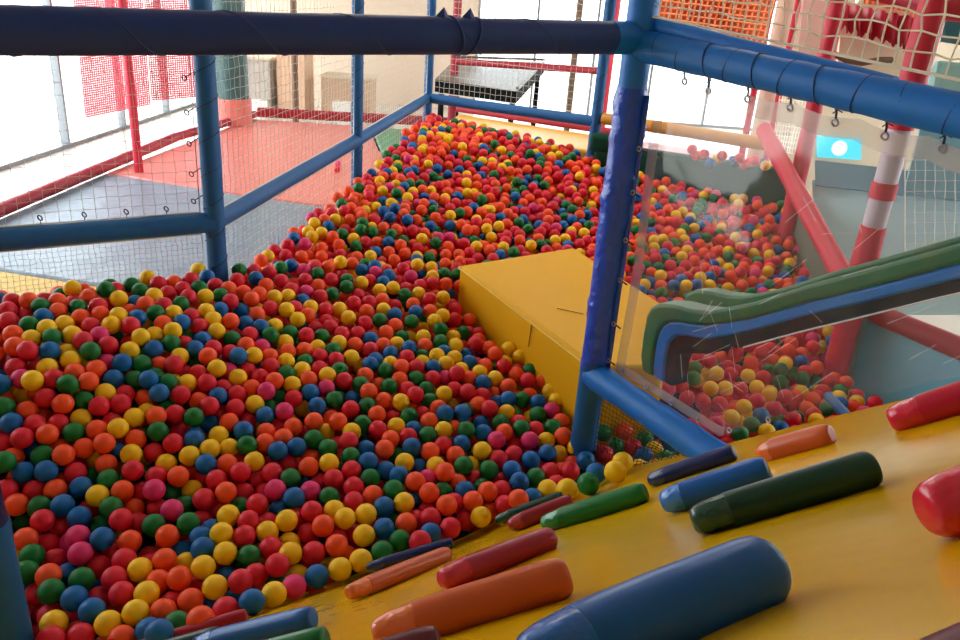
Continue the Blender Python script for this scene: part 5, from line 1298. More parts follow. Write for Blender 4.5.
-415,3437,671,-322,3437,714,-202,3440,651,-778,3442,895,-471,3442,846,-325,3457,830,1012,3459,648,1353,3459,604,-695,3461,760,1473,3464,575,1057,3470,591,-194,3476,709,
1672,3488,642,-355,3493,737,-226,3514,662,-53,3516,746,-917,3518,861,1465,3518,647,-614,3521,706,1205,3522,642,-486,3523,728,1354,3525,582,915,3527,654,-138,3528,657,
-1110,3546,906,1645,3548,588,-105,3552,718,-767,3565,738,-1022,3568,909,1294,3570,635,1410,3572,647,1475,3572,598,-933,3582,778,930,3582,602,-857,3591,812,868,3592,575,
1631,3597,663,-679,3600,790,-1107,3601,809,1562,3601,675,939,3609,686,-252,3612,676,-454,3615,752,1117,3617,626,-1103,3629,934,-789,3629,811,969,3633,576,1811,3633,554,
-649,3635,841,1316,3640,630,1298,3645,564,1641,3645,615,1133,3648,687,-1012,3649,796,-774,3653,919,-949,3664,900,1029,3664,591,912,3668,593,1549,3676,623,1602,3678,682,
1425,3688,692,1025,3701,725,814,3711,706,-188,3712,853,1502,3712,581,-289,3713,755,1326,3727,590,1077,3729,602,-180,3734,739,1767,3734,583,-850,3736,808,1230,3736,656,
-671,3750,913,-866,3760,883,1230,3766,718,-699,3776,817,1838,3777,649,1662,3778,599,-780,3781,886,1183,3787,645,1429,3788,725,-441,3791,782,-942,3793,915,1094,3793,626,
-245,3798,751,1619,3798,662,-1053,3799,820,-627,3799,758,1769,3801,666,1461,3804,666,-842,3810,839,1089,3811,753,-908,3814,859,1025,3818,641,-510,3839,860,1212,3841,676,
1105,3846,695,-580,3850,747,-407,3852,788,1176,3852,766,1502,3852,627,-746,3853,775,1811,3855,676,-118,3856,797,1433,3857,632,937,3858,717,1840,3858,746,-854,3861,900,
1653,3872,628,-927,3887,889,-451,3887,828,1517,3889,746,-249,3896,762,1053,3900,773,901,3902,772,-257,3903,830,1187,3903,661,-315,3913,727,1605,3919,644,755,3920,701,
-867,3924,926,-679,3928,888,-3,3931,823,1009,3933,685,1470,3955,722,-913,3957,886,793,3968,778,1869,3975,756,-487,3982,870,689,3983,723,1299,3993,732,1249,3996,685,
-789,4000,928,-711,4000,858,-433,4007,806,1158,4008,745,974,4016,823,-1038,4024,967,174,4026,735,870,4033,783,1073,4035,710,-212,4036,853,-524,4042,893,-338,4044,812,
1893,4045,731,1534,4048,740,-832,4049,955,633,4059,743,-826,4060,831,-133,4062,861,1456,4063,687,-439,4065,884,-753,4070,824,1663,4075,740,212,4083,862,134,4098,794,
604,4105,866,282,4107,751,-639,4112,862,929,4113,747,1315,4115,707,-875,4116,909,-6,4117,808,-469,4120,914,1301,4120,774,-809,4126,842,-217,4138,871,-59,4140,771,
-146,4144,875,1098,4147,790,-605,4148,911,1055,4150,735,760,4152,760,-102,4156,822,1465,4163,812,1514,4164,764,-937,4165,864,-668,4165,828,-299,4165,855,943,4165,844,
1540,4167,700,1731,4175,812,617,4179,879,719,4182,891,357,4184,765,-556,4198,878,-625,4200,870,806,4212,822,-413,4214,801,961,4214,799,-212,4216,895,-726,4220,901,
301,4220,835,171,4226,771,1685,4226,820,1408,4228,842,1804,4230,696,-351,4234,853,1514,4234,712,25,4236,886,1544,4243,811,-921,4245,991,236,4249,818,-959,4252,934,
1454,4252,793,862,4253,823,1739,4254,745,1755,4258,813,-561,4267,894,-414,4269,874,-754,4283,912,796,4283,834,1680,4285,773,-161,4288,791,-484,4291,881,-590,4292,957,
1215,4295,767,-517,4300,948,924,4301,872,838,4306,885,331,4309,839,536,4314,783,257,4316,837,1287,4317,849,671,4319,894,-8,4322,881,1099,4330,793,1407,4337,784,
-792,4339,977,56,4342,867,699,4347,783,-360,4348,925,-723,4354,1000,732,4354,900,1854,4358,797,1523,4371,856,627,4373,897,794,4378,843,1231,4378,869,-748,4381,939,
1589,4381,837,418,4382,882,955,4382,833,580,4383,847,199,4391,912,908,4392,883,-536,4398,857,-99,4398,828,-603,4400,928,-113,4413,946,1383,4414,800,-747,4420,1003,
1659,4423,785,-681,4428,958,677,4428,891,-355,4431,847,483,4431,830,192,4433,843,1698,4439,840,-6,4443,811,930,4447,831,311,4448,913,615,4452,854,1582,4452,790,
872,4464,913,-935,4467,994,-419,4468,968,997,4469,836,-72,4470,928,1324,4470,809,-371,4479,920,522,4480,865,-812,4482,1009,-152,4484,954,-499,4492,992,1199,4498,827,
1151,4500,877,1674,4517,787,1955,4525,858,-312,4534,974,1270,4534,831,1324,4542,874,1927,4545,789,284,4549,878,-153,4558,927,688,4562,905,-908,4569,1043,-818,4570,1029,
1403,4573,875,-746,4577,1006,-502,4577,1004,1482,4582,812,1977,4589,848,-403,4602,994,-2,4610,939,1566,4611,831,-123,4622,913,-797,4625,972,169,4626,885,-539,4629,956,
120,4629,940,1416,4636,824,1825,4645,753,756,4646,923,-818,4650,1033,1868,4651,858,1322,4652,895,-397,4677,1017,953,4681,899,1453,4686,856,835,4692,911,1761,4699,892,
1863,4701,767,561,4703,931,139,4708,905,1169,4711,913,1736,4716,830,820,4717,849,5,4719,906,616,4720,881,-129,4721,976,-723,4731,926,381,4736,954,1348,4738,841,
-41,4742,974,-875,4746,1043,1902,4746,907,-41,4752,860,123,4758,973,1229,4759,855,998,4766,879,554,4779,889,1149,4783,922,1486,4792,898,652,4793,880,205,4795,846,
1842,4800,913,-754,4806,1048,-278,4807,1008,167,4810,930,318,4810,841,-344,4811,1028,-795,4825,988,-695,4829,988,-621,4836,997,-568,4836,1042,-185,4836,942,778,4842,890,
2008,4849,818,1745,4851,864,75,4873,982,589,4877,966,387,4880,960,-704,4891,1043,323,4892,864,-193,4895,894,-221,4902,956,-449,4904,922,1088,4906,827,-356,4909,977,
17,4910,962,1784,4912,943,-845,4914,1065,-431,4917,1046,915,4921,953,1148,4937,885,942,4945,894,1124,4946,949,-157,4953,960,1399,4963,868,-524,4965,998,1826,4966,951,
548,4972,909,766,4976,963,-271,4978,1029,1891,4978,865,-80,4982,1011,1182,4987,939,47,4988,951,105,4991,988,-441,4992,1000,1080,5009,958,-592,5010,1015,1496,5013,911,
5,5018,1003,-585,5022,1082,1689,5023,946,228,5031,979,1974,5037,948,1856,5038,989,1558,5041,925,2021,5041,1004,1913,5042,879,-526,5046,1056,-293,5046,923,352,5051,988,
-701,5053,1084,430,5058,969,-301,5062,990,99,5063,975,-200,5066,1015,-757,5072,1044,1564,5075,864,1096,5079,919,1279,5081,859,271,5084,1001,-371,5085,1031,1561,5086,995,
869,5088,986,-293,5095,1050,-44,5095,966,1080,5095,984,1196,5095,995,-631,5098,1077,1668,5099,937,1277,5100,925,1356,5109,934,451,5114,928,639,5130,930,1942,5130,924,
-41,5136,911,107,5137,985,602,5147,990,883,5156,983,341,5158,956,-746,5171,1053,746,5177,1002,1661,5177,927,-87,5182,1038,1065,5184,982,2032,5191,1044,1662,5192,1000,
1009,5201,941,869,5206,887,1923,5206,1033,-153,5208,933,939,5208,987,115,5214,1030,1158,5216,951,37,5222,1048,1829,5233,1039,724,5242,1014,1247,5247,954,880,5261,1029,
697,5265,955,1915,5268,1003,777,5272,961,-209,5276,1003,1024,5278,964,-128,5281,1003,-92,5289,1063,272,5296,984,428,5301,1001,347,5308,985,1752,5311,929,1148,5315,1018,
1745,5316,998,1320,5318,978,1677,5319,985,853,5337,1027,897,5341,973,800,5342,922,32,5347,1018,-529,5368,1115,-339,5369,1036,1767,5379,1300,98,5381,1020,437,5385,994,
1022,5388,1037,-399,5391,1062,1563,5397,974,476,5398,939,-506,5401,1059,406,5417,1056,-3,5427,1039,-300,5429,1111,889,5429,1000,-266,5450,1054,1538,5450,1056,137,5453,1101,
-442,5456,1129,-468,5458,1065,754,5459,1060,492,5475,957,1007,5478,1032,523,5489,1017,995,5490,942,1366,5495,993,192,5497,1084,1281,5497,987,429,5503,983,1435,5504,1037,
-612,5506,1137,-138,5511,1066,2,5513,1114,678,5528,1012,1306,5528,1043,1180,5537,1061,934,5539,952,259,5543,1101,744,5546,1049,296,5555,987,1109,5555,1026,469,5559,978,
-440,5560,1127,-624,5579,1049,1270,5584,1011,404,5587,1095,648,5587,1084,123,5590,1008,518,5596,1010,-364,5600,1161,1116,5602,1083,1269,5603,1079,957,5604,961,-463,5622,1106,
-439,5622,1171,-213,5626,1155,-662,5636,1052,-328,5641,1112,567,5643,1057,618,5650,1103,440,5655,1047,1147,5655,1044,-541,5659,1125,412,5663,1116,-143,5664,1115,-380,5667,1170,
506,5676,1061,1056,5676,1028,172,5684,1140,645,5689,1052,-392,5692,1107,-603,5702,1125,867,5717,1054,560,5720,1060,-352,5731,1182,578,5733,1125,-57,5755,1119,-204,5757,1132,
939,5759,1034,-512,5760,1191,276,5768,1100,599,5775,1073,650,5777,1119,-336,5784,1140,-454,5788,1134,-278,5790,1188,446,5791,1139,-145,5794,1192,-384,5800,1187,-497,5809,1083,
779,5819,1128,-558,5826,1150,-246,5837,1142,616,5837,1097,-421,5868,1211,710,5879,1132,-143,5887,1197,-656,5890,1149,576,5893,1090,195,5900,1117,54,5901,1157,-169,5904,1135,
-611,5908,1198,-477,5912,1214,-488,5921,1096,139,5924,1175,-553,5931,1163,-135,5965,1209,-46,5972,1213,366,5977,1171,405,5978,1111,-666,5981,1229,423,6014,1176,107,6024,1081,
-234,6031,1208,-298,6065,1200,544,6072,1157,-198,6078,1155,401,6083,1169,-34,6089,1203,574,6100,1102,-229,6102,1212,-381,6113,1203,-173,6135,1188,-619,6150,1174,-305,6153,1227,
603,6159,1174,-219,6185,1228,537,6197,1129,-622,6199,1225,-35,6199,1159,-103,6211,1166,314,6224,1132,-2,6226,1214,-122,6237,1227,-550,6255,1243,-193,6255,1228,-396,6259,1173,
267,6260,1197,-262,6261,1228,-336,6262,1206,-105,6282,1166,333,6308,1132,-429,6317,1214,235,6333,1146,-533,6348,1226,-73,6353,1172,-364,6367,1170,-295,6382,1176,-508,6411,1176,
-233,6419,1189,-453,6442,1231,-35,6442,1214,-193,6465,1241,-395,6477,1240,-337,6509,1219,-271,6509,1174,-533,6532,1176,-304,6635,1177,-546,6636,1250,-365,6660,1199,-520,6695,1193],
'Y': [
-1912,1044,507,-1987,1115,484,-2133,1154,506,-1575,1174,505,-1986,1221,554,-1854,1222,483,-2094,1224,506,-1793,1257,492,-2161,1263,586,-1538,1268,545,-1351,1325,493,-1159,1344,558,
-1494,1367,491,-1876,1369,560,-1654,1382,552,-2255,1403,647,-1698,1466,502,-2359,1490,709,-1975,1497,607,-2193,1498,673,-1269,1518,542,-1851,1522,530,-1779,1542,583,-1996,1555,577,
-1279,1594,524,-1205,1610,490,-1418,1618,558,-1706,1621,578,-1597,1624,572,-2401,1628,831,-1291,1654,564,-1819,1696,572,-1570,1726,581,-1636,1750,556,-1415,1757,601,-641,1771,475,
-2059,1773,769,-2284,1779,796,-485,1825,584,-815,1826,598,-1802,1827,642,-2393,1848,887,-852,1852,483,-2330,1857,859,-1546,1857,572,-1472,1863,609,-1849,1873,733,-2215,1918,818,
-734,1926,600,-2117,1930,806,-1356,1945,552,-541,1945,603,-767,1951,485,-2299,1970,841,-594,1977,484,-2181,1978,825,-424,1988,483,-655,2002,504,-1113,2018,506,-1590,2054,699,
-1573,2094,754,-1334,2102,571,-1696,2121,810,-907,2128,641,-1396,2129,602,-811,2178,577,-1070,2186,552,-1244,2188,695,887,2189,564,-672,2194,515,503,2196,826,-616,2214,563,
-1813,2215,828,957,2230,504,-1855,2240,885,-1931,2256,851,-1296,2257,637,-2379,2261,926,924,2265,553,-1206,2269,614,-228,2269,500,-414,2278,511,973,2308,501,787,2313,499,
-1154,2314,619,-246,2314,552,-1695,2316,835,-1336,2318,721,-528,2325,527,-2408,2332,868,134,2335,495,-118,2337,666,-2580,2338,872,-1555,2339,834,-1617,2340,863,-13,2341,499,
1099,2347,568,-1393,2352,843,-1934,2355,920,-2114,2357,941,-1143,2363,782,963,2376,507,1002,2386,563,-801,2388,631,-1806,2391,866,-1491,2391,916,-474,2395,534,-2191,2405,945,
4,2410,632,-268,2421,522,-146,2439,576,1362,2440,591,-1394,2443,857,946,2443,502,-1436,2446,923,-438,2453,709,44,2458,551,-2405,2483,879,-542,2485,679,-1009,2492,643,
-1477,2500,923,-1603,2505,966,-1408,2505,882,-1053,2509,830,-854,2511,609,333,2516,641,396,2520,673,-284,2526,703,-106,2530,700,-1116,2531,816,-2459,2540,881,1168,2540,551,
558,2544,505,695,2547,671,-1674,2549,817,284,2551,673,1293,2559,499,718,2560,504,-1279,2562,920,-1761,2564,823,-1489,2568,964,1421,2568,497,1585,2569,495,-1581,2571,982,
-702,2579,661,-811,2583,619,-2127,2587,881,87,2587,585,-1134,2588,713,114,2592,522,-682,2593,596,30,2595,527,-1287,2596,762,-1628,2597,886,-1119,2617,882,-1888,2619,898,
-2177,2628,934,-1548,2630,976,1269,2634,578,1605,2635,494,-1749,2637,828,-703,2646,783,-1153,2656,809,-675,2667,670,-1469,2685,871,-1243,2694,927,132,2695,701,1734,2697,551,
-81,2700,548,1136,2703,501,794,2705,507,674,2707,677,1792,2711,597,-1181,2720,940,-1389,2725,984,-2140,2726,886,-586,2736,788,-876,2738,850,-1770,2740,902,547,2742,682,
-688,2744,799,1606,2744,493,900,2747,620,235,2752,654,-122,2754,733,-1619,2755,831,1189,2757,668,1853,2757,609,1478,2762,548,-759,2774,817,861,2781,572,-1730,2796,895,
1933,2804,527,1786,2805,603,-1339,2807,931,-157,2813,626,-1046,2815,908,636,2828,655,-679,2829,643,339,2829,700,-1250,2840,795,1515,2845,548,-1226,2847,958,-1444,2853,1001,
1073,2856,669,1205,2868,501,-94,2872,616,11,2872,623,-1078,2874,931,1137,2875,510,2036,2883,591,-283,2887,661,-1648,2890,1016,314,2894,707,-521,2896,796,-796,2903,840,
-410,2903,612,-360,2918,769,388,2918,708,-1123,2923,945,80,2926,733,-668,2928,815,-1507,2937,900,-1339,2937,990,-193,2937,637,2060,2940,488,1913,2941,551,1733,2949,554,
-1204,2954,855,1153,2954,670,14,2957,739,-65,2963,743,1560,2966,544,-130,2968,765,-231,2969,760,-816,2970,698,-1567,2971,952,-859,2982,874,1487,2983,614,2018,2983,542,
-590,2986,816,-498,3003,700,-174,3019,775,1824,3027,586,-1164,3032,964,-98,3033,764,1168,3039,557,-135,3052,663,-1600,3054,891,1874,3061,552,-786,3074,873,-849,3075,719,
-355,3079,788,1226,3081,559,-840,3101,903,1309,3102,665,1047,3104,673,-1437,3107,1001,1141,3107,562,-1314,3115,824,1115,3115,673,126,3123,717,189,3125,749,-901,3137,738,
-100,3137,775,-297,3138,697,1271,3159,668,-548,3165,726,-247,3166,793,138,3180,758,1458,3192,497,1751,3193,528,-589,3202,844,-759,3203,881,-921,3208,915,1335,3214,560,
1806,3218,494,1678,3219,618,1769,3225,598,-1167,3235,874,-106,3238,732,-1014,3252,827,1110,3252,679,-873,3255,905,-979,3260,768,-643,3269,855,1263,3272,669,-1281,3276,991,
-590,3284,681,1535,3293,596,1605,3305,543,-118,3307,741,-322,3310,719,1731,3314,550,-211,3318,811,1402,3319,570,1165,3326,511,1791,3348,566,1059,3351,587,-454,3356,832,
-13,3366,653,1654,3373,566,-177,3385,813,-619,3386,712,-395,3394,725,-830,3395,797,1483,3415,683,1120,3428,586,1673,3446,515,-1050,3474,920,-515,3475,687,1154,3488,610,
-281,3489,694,994,3500,595,-763,3507,791,965,3546,553,-500,3547,855,-411,3561,746,-190,3569,834,-594,3572,879,-311,3572,844,-440,3587,859,-995,3590,836,1556,3590,600,
1439,3640,618,1378,3648,563,-209,3660,742,1205,3661,634,1728,3693,635,1427,3694,577,-518,3706,773,-724,3709,930,-1092,3710,932,887,3720,630,1783,3735,650,942,3747,690,
-537,3768,794,-260,3774,866,860,3785,642,1245,3789,616,1314,3790,613,1834,3797,716,-647,3821,820,1857,3831,611,1679,3844,735,741,3865,780,-703,3873,826,1549,3873,673,
-351,3878,890,1373,3889,645,-546,3897,852,1871,3898,629,1723,3904,743,1185,3910,730,700,3917,741,-505,3936,804,1672,3936,646,-137,3943,743,-611,3955,891,-283,3986,844,
875,3986,833,1362,3988,701,40,3996,857,32,3998,730,1494,4002,772,1506,4004,670,-938,4021,956,1645,4022,780,1112,4024,833,1285,4026,796,1771,4032,793,64,4044,788,
-568,4047,833,747,4053,858,1345,4054,692,-921,4056,896,-786,4056,887,1123,4059,775,88,4061,853,-5,4066,743,-372,4074,867,-973,4080,965,-900,4081,963,1146,4084,715,
672,4088,801,1258,4093,821,1625,4096,684,1619,4099,792,-728,4104,935,1768,4106,679,740,4107,810,985,4110,851,-173,4118,816,1372,4119,802,1788,4122,744,681,4136,850,
1213,4138,848,866,4145,750,1714,4179,745,367,4180,876,-962,4186,984,161,4187,827,47,4201,823,1573,4212,740,1657,4216,758,277,4221,770,681,4222,811,383,4235,828,
781,4236,882,-364,4244,921,694,4246,889,-51,4257,896,544,4279,890,104,4291,893,-868,4293,984,1576,4293,726,-660,4305,947,466,4317,784,1499,4318,816,1937,4318,749,
-535,4330,847,263,4336,903,1632,4344,786,1237,4345,809,1449,4348,730,1430,4355,846,862,4361,842,-598,4367,859,1666,4367,841,-909,4380,892,-855,4386,946,-301,4411,889,
-200,4415,887,283,4415,857,-647,4419,875,31,4424,907,1166,4424,875,414,4429,832,-49,4430,863,411,4451,910,-867,4467,969,1405,4468,837,0,4472,945,473,4489,912,
1857,4501,776,-186,4504,835,-732,4512,988,1841,4514,857,1015,4520,890,748,4527,900,-92,4547,893,1224,4548,881,961,4554,845,1257,4554,767,-336,4558,914,72,4562,941,
-878,4567,967,-678,4583,997,943,4591,901,-226,4592,977,595,4594,928,1488,4600,879,1628,4605,802,-196,4621,907,327,4623,884,-510,4626,893,-593,4633,1016,-66,4634,950,
1034,4634,906,1756,4634,865,802,4638,860,-264,4645,868,-684,4646,967,522,4648,916,1374,4649,771,1664,4654,861,-746,4673,980,1097,4677,903,1964,4698,826,1237,4709,901,
1607,4723,877,-582,4724,982,1464,4728,779,1903,4729,815,-505,4736,1033,-811,4745,999,-503,4769,973,1409,4780,850,866,4782,833,16,4785,978,1229,4785,918,-414,4789,956,
795,4794,949,1603,4798,851,-671,4802,1047,1350,4815,864,1162,4816,863,1593,4836,908,-353,4839,966,1622,4840,800,-12,4848,963,1732,4850,932,2018,4860,922,753,4863,951,
1329,4866,939,957,4869,939,-487,4874,1037,-776,4875,942,-280,4890,1008,-607,4953,1057,1532,4957,931,-379,4972,1031,-713,4975,1071,2029,4995,931,761,5000,850,-142,5009,1026,
893,5013,951,956,5014,921,1987,5027,880,1788,5031,929,813,5032,917,1342,5044,964,1243,5048,971,-648,5079,956,1504,5105,931,-102,5107,1004,1781,5116,961,-813,5124,1016,
1306,5131,979,1994,5132,1037,1720,5143,914,693,5149,969,-157,5162,1060,-61,5162,972,-156,5171,992,-644,5175,1029,-660,5203,1090,-76,5238,989,1116,5240,1000,1802,5247,934,
1705,5254,1031,1838,5267,1300,850,5275,944,51,5297,934,1665,5297,921,492,5301,969,570,5321,1026,1698,5334,1049,-771,5341,1104,1238,5342,975,-112,5344,1027,-166,5357,1069,
721,5359,1025,1764,5363,1045,1490,5368,1045,170,5377,1017,-272,5382,1042,-439,5383,1118,659,5395,965,-652,5397,1098,-709,5406,1056,1340,5416,973,986,5417,929,1552,5418,1300,
505,5423,1003,733,5424,1004,839,5477,1049,142,5482,1039,1226,5488,1038,-547,5489,1123,15,5492,1049,76,5511,1109,632,5511,1086,-703,5547,1033,-66,5573,1133,4,5587,1130,
-571,5597,1094,-509,5614,1171,117,5650,1110,-499,5686,1174,1087,5688,1089,978,5700,1031,247,5708,1082,311,5724,1024,-221,5737,1196,741,5741,1042,193,5744,1107,775,5753,1107,
-389,5763,1102,84,5791,1114,805,5796,1063,-97,5797,1068,868,5797,1092,69,5820,1176,-137,5835,1125,-426,5850,1144,-349,5851,1154,767,5857,1071,-532,5871,1206,445,5884,1147,
-81,5886,1107,324,5892,1159,-343,5894,1208,-84,5931,1168,-128,5932,1087,-381,5950,1220,509,5960,1146,-631,5974,1157,-6,5984,1100,76,5994,1143,-337,6004,1209,-411,6014,1217,
-487,6021,1216,-530,6030,1160,478,6094,1167,110,6121,1148,-293,6134,1162,-108,6138,1216,-548,6175,1225,71,6188,1170,294,6193,1192,363,6193,1189,23,6203,1123,-462,6210,1223,
218,6210,1146,-555,6245,1175,-406,6258,1242,-611,6301,1173,177,6389,1212,-156,6451,1174,-371,6463,1171,-272,6468,1230,-89,6476,1239,-158,6550,1168,-315,6564,1182],
'G': [
-2128,912,489,-2122,979,532,-2177,1132,554,-1951,1198,485,-2042,1257,537,-2134,1339,584,-1034,1384,569,-1613,1394,498,-1175,1411,551,-1729,1438,557,-1365,1507,499,-1586,1516,522,
-1748,1555,521,-1378,1592,508,-1792,1625,538,-1781,1647,602,-1743,1672,549,-916,1691,499,-1312,1702,515,-2382,1745,826,-534,1776,584,-1969,1801,687,-2247,1806,847,-1905,1826,695,
-1348,1836,485,-2461,1841,885,-1416,1842,486,-1451,1849,545,-920,1856,474,-1132,1863,518,-1748,1881,662,-1080,1888,478,-695,1948,483,-1445,1951,568,-1024,1971,492,364,1995,867,
-1412,2006,545,-358,2009,479,-722,2011,491,-2247,2018,898,-1987,2026,810,-1657,2030,723,-1169,2061,524,-906,2061,628,-1015,2067,512,-1394,2068,570,-1956,2071,852,-730,2071,628,
-1083,2079,520,-230,2089,600,-225,2097,482,-113,2097,511,-971,2106,634,-1243,2109,553,-2025,2120,903,-1124,2120,654,-454,2127,494,-1233,2129,663,-2326,2130,924,-928,2141,523,
-2507,2148,934,-619,2150,506,-1633,2153,793,-1072,2164,655,-1540,2204,859,-1614,2214,825,-84,2221,640,-1010,2253,674,-580,2253,519,-2029,2265,918,-1547,2278,729,52,2283,627,
-1809,2287,905,-1781,2291,840,-1110,2298,734,-459,2302,637,184,2314,551,-418,2323,688,1094,2328,502,-1433,2351,725,-787,2355,558,-571,2378,539,-1887,2398,875,-2256,2399,899,
-2534,2403,873,-263,2413,643,-1098,2414,774,715,2430,501,-418,2434,544,-116,2434,515,-1280,2436,710,-2166,2442,882,1161,2455,508,-1994,2458,935,-1224,2462,855,-2575,2465,908,
253,2465,504,1429,2466,498,774,2468,568,-1234,2470,748,-388,2470,606,-1107,2471,847,1222,2483,556,728,2488,670,154,2502,571,-1168,2503,851,-936,2513,630,-408,2514,710,
1502,2516,560,-1125,2518,688,-1537,2520,970,908,2526,503,1418,2530,596,17,2545,573,942,2548,625,-1236,2554,742,548,2554,671,-772,2555,727,-441,2558,621,-219,2560,539,
836,2562,626,-1649,2575,987,-1409,2577,787,188,2584,701,859,2584,504,-2289,2587,876,-243,2598,710,1152,2608,501,669,2611,675,-1268,2617,876,-748,2618,739,-408,2618,730,
638,2618,529,313,2628,690,110,2632,691,-944,2638,668,510,2638,676,-135,2643,544,-421,2651,626,-1839,2652,863,-1069,2662,825,1664,2672,599,-472,2677,583,-1392,2683,911,
-33,2689,697,-740,2701,800,-941,2702,717,256,2704,698,-1678,2710,1005,-1325,2718,794,1298,2720,600,-178,2721,714,-105,2727,606,1073,2728,666,1510,2733,494,-453,2734,759,
-1554,2745,996,168,2747,665,-343,2751,750,-660,2760,627,1384,2767,496,-549,2777,660,-196,2785,731,-1156,2786,878,-550,2794,785,276,2800,583,1141,2805,669,195,2808,705,
-1282,2810,969,-1150,2811,767,-984,2811,880,1366,2811,622,-692,2813,801,-757,2817,658,1090,2825,502,1312,2827,499,1210,2828,578,1000,2832,505,407,2834,695,-244,2838,749,
-554,2842,685,-372,2850,769,867,2860,578,-1336,2861,869,-434,2863,663,1271,2884,553,-1511,2887,1023,-853,2889,874,-853,2889,755,1621,2897,602,-1703,2898,976,-1838,2903,933,
-601,2918,812,-1675,2923,866,1579,2925,492,-1315,2930,851,-1229,2930,965,1991,2936,584,1538,2937,604,22,2940,569,-761,2955,743,-1408,2966,995,-792,2970,853,1731,2975,490,
-890,2999,729,-1463,3007,1002,-668,3007,831,1342,3029,576,231,3030,729,-238,3036,757,-824,3037,771,-1235,3053,866,75,3068,707,-769,3070,746,-1117,3081,954,-1597,3087,958,
260,3092,726,-1214,3095,976,1453,3099,558,1578,3103,615,1929,3106,540,-1478,3112,899,-986,3115,759,-624,3115,736,-1047,3121,836,-1541,3122,936,-168,3145,784,-829,3150,728,
1387,3154,620,256,3158,743,-1474,3165,962,1897,3169,577,-1348,3175,957,-1122,3175,795,-345,3177,778,986,3183,679,1108,3188,571,-99,3205,669,230,3221,748,-1350,3223,900,
1834,3223,557,1405,3236,666,-454,3238,828,-923,3252,812,-177,3261,794,-312,3275,817,1016,3287,682,317,3290,749,1482,3291,501,1717,3293,614,1440,3350,678,-1127,3369,972,
-76,3370,740,-1136,3371,805,1315,3380,570,1571,3389,623,-702,3392,877,1551,3414,528,1135,3437,653,1258,3437,563,1419,3437,628,1660,3455,582,1325,3495,527,-653,3496,879,
1566,3496,594,-973,3510,947,1652,3512,527,1035,3513,541,899,3532,567,-376,3538,844,-265,3538,739,-806,3551,915,-1053,3557,811,-665,3566,888,-534,3575,763,-194,3576,667,
1337,3592,585,868,3633,685,-770,3653,749,1751,3667,575,1300,3704,650,-1060,3705,810,-407,3713,714,1042,3724,662,-990,3725,800,1334,3727,705,-356,3739,753,-205,3814,872,
-504,3818,730,-731,3829,871,1323,3833,723,1026,3837,707,-489,3840,794,1588,3845,622,-588,3857,815,-33,3870,706,-626,3874,870,1467,3881,699,-787,3886,845,-140,3909,841,
968,3911,749,815,3918,736,1510,3932,651,1847,3933,694,968,3949,806,-644,3951,830,-258,3957,731,1126,3959,788,1179,3968,683,-85,3971,779,904,3976,708,1378,3987,768,
-1035,3990,902,1743,4007,661,-705,4041,913,1407,4052,792,1276,4058,698,1485,4063,802,19,4068,849,-305,4093,862,1211,4108,714,-795,4121,953,897,4125,808,1853,4126,768,
1382,4129,708,806,4140,812,1842,4150,683,1143,4152,728,1678,4156,691,298,4157,873,1766,4172,701,1340,4177,770,1619,4183,818,626,4192,767,-704,4197,963,-242,4199,836,
1916,4202,756,-637,4207,949,162,4208,893,-536,4222,940,-468,4224,908,540,4224,772,916,4226,862,-283,4227,909,992,4228,859,849,4233,888,-708,4269,982,403,4280,779,
922,4323,806,990,4327,812,1051,4356,872,1143,4356,839,-69,4368,894,430,4375,792,322,4376,899,-290,4390,824,-823,4408,890,829,4412,892,1416,4428,741,1815,4449,832,
1497,4452,834,1129,4458,826,-303,4478,906,348,4480,803,936,4483,893,367,4504,867,-873,4514,1020,1472,4524,866,1542,4528,804,1064,4535,844,524,4551,825,250,4558,937,
1665,4562,841,-403,4563,933,-203,4580,850,817,4589,799,557,4602,872,1058,4604,834,1803,4615,812,1887,4619,779,-370,4626,931,1155,4626,897,1310,4628,831,1954,4629,797,
-468,4641,946,-161,4655,858,-336,4656,985,195,4664,945,1092,4665,835,-173,4668,977,1522,4679,824,635,4707,946,1152,4726,849,935,4743,929,1388,4756,911,-578,4768,1049,
1096,4776,870,-22,4782,920,1745,4794,814,254,4796,894,830,4797,889,-822,4806,1055,-861,4836,1005,1262,4843,936,102,4846,916,489,4851,949,-468,4860,972,1824,4864,895,
582,4879,897,1373,4879,877,1499,4883,906,-43,4919,1012,1056,4922,942,380,4932,915,659,4946,898,-56,4953,953,-837,4955,1011,548,4959,979,-519,4962,1067,1328,4962,891,
1746,4963,841,1988,4978,983,508,4986,854,416,4991,924,-692,5024,1022,563,5027,859,159,5036,944,-457,5043,1052,1841,5050,875,514,5052,982,1399,5057,923,-359,5062,932,
667,5064,950,903,5077,927,-462,5080,994,1701,5089,876,580,5094,936,1885,5103,895,289,5115,942,-706,5117,1030,2018,5122,973,1396,5128,987,-334,5159,1026,51,5162,1016,
-569,5173,1029,172,5181,1009,-388,5188,1081,638,5195,953,1064,5209,886,1428,5213,998,-701,5220,1031,1732,5225,970,1271,5231,892,230,5246,1018,1995,5253,1045,195,5258,959,
-349,5264,1037,-635,5265,1104,1464,5270,1022,70,5273,996,137,5281,1013,806,5287,1021,-524,5292,1030,1269,5300,1020,733,5302,910,186,5310,1059,1475,5311,913,374,5312,1048,
974,5314,1017,1620,5314,1023,112,5330,964,1504,5332,972,-424,5336,989,1553,5340,1038,602,5358,978,23,5377,1080,1711,5388,998,937,5407,1044,1133,5410,1036,309,5417,1002,
334,5442,1062,-673,5456,1126,-747,5517,1137,-43,5531,1065,161,5550,1050,-176,5570,1133,120,5576,1109,-129,5582,1083,1045,5584,1070,1169,5585,1010,-375,5588,1094,-66,5622,1084,
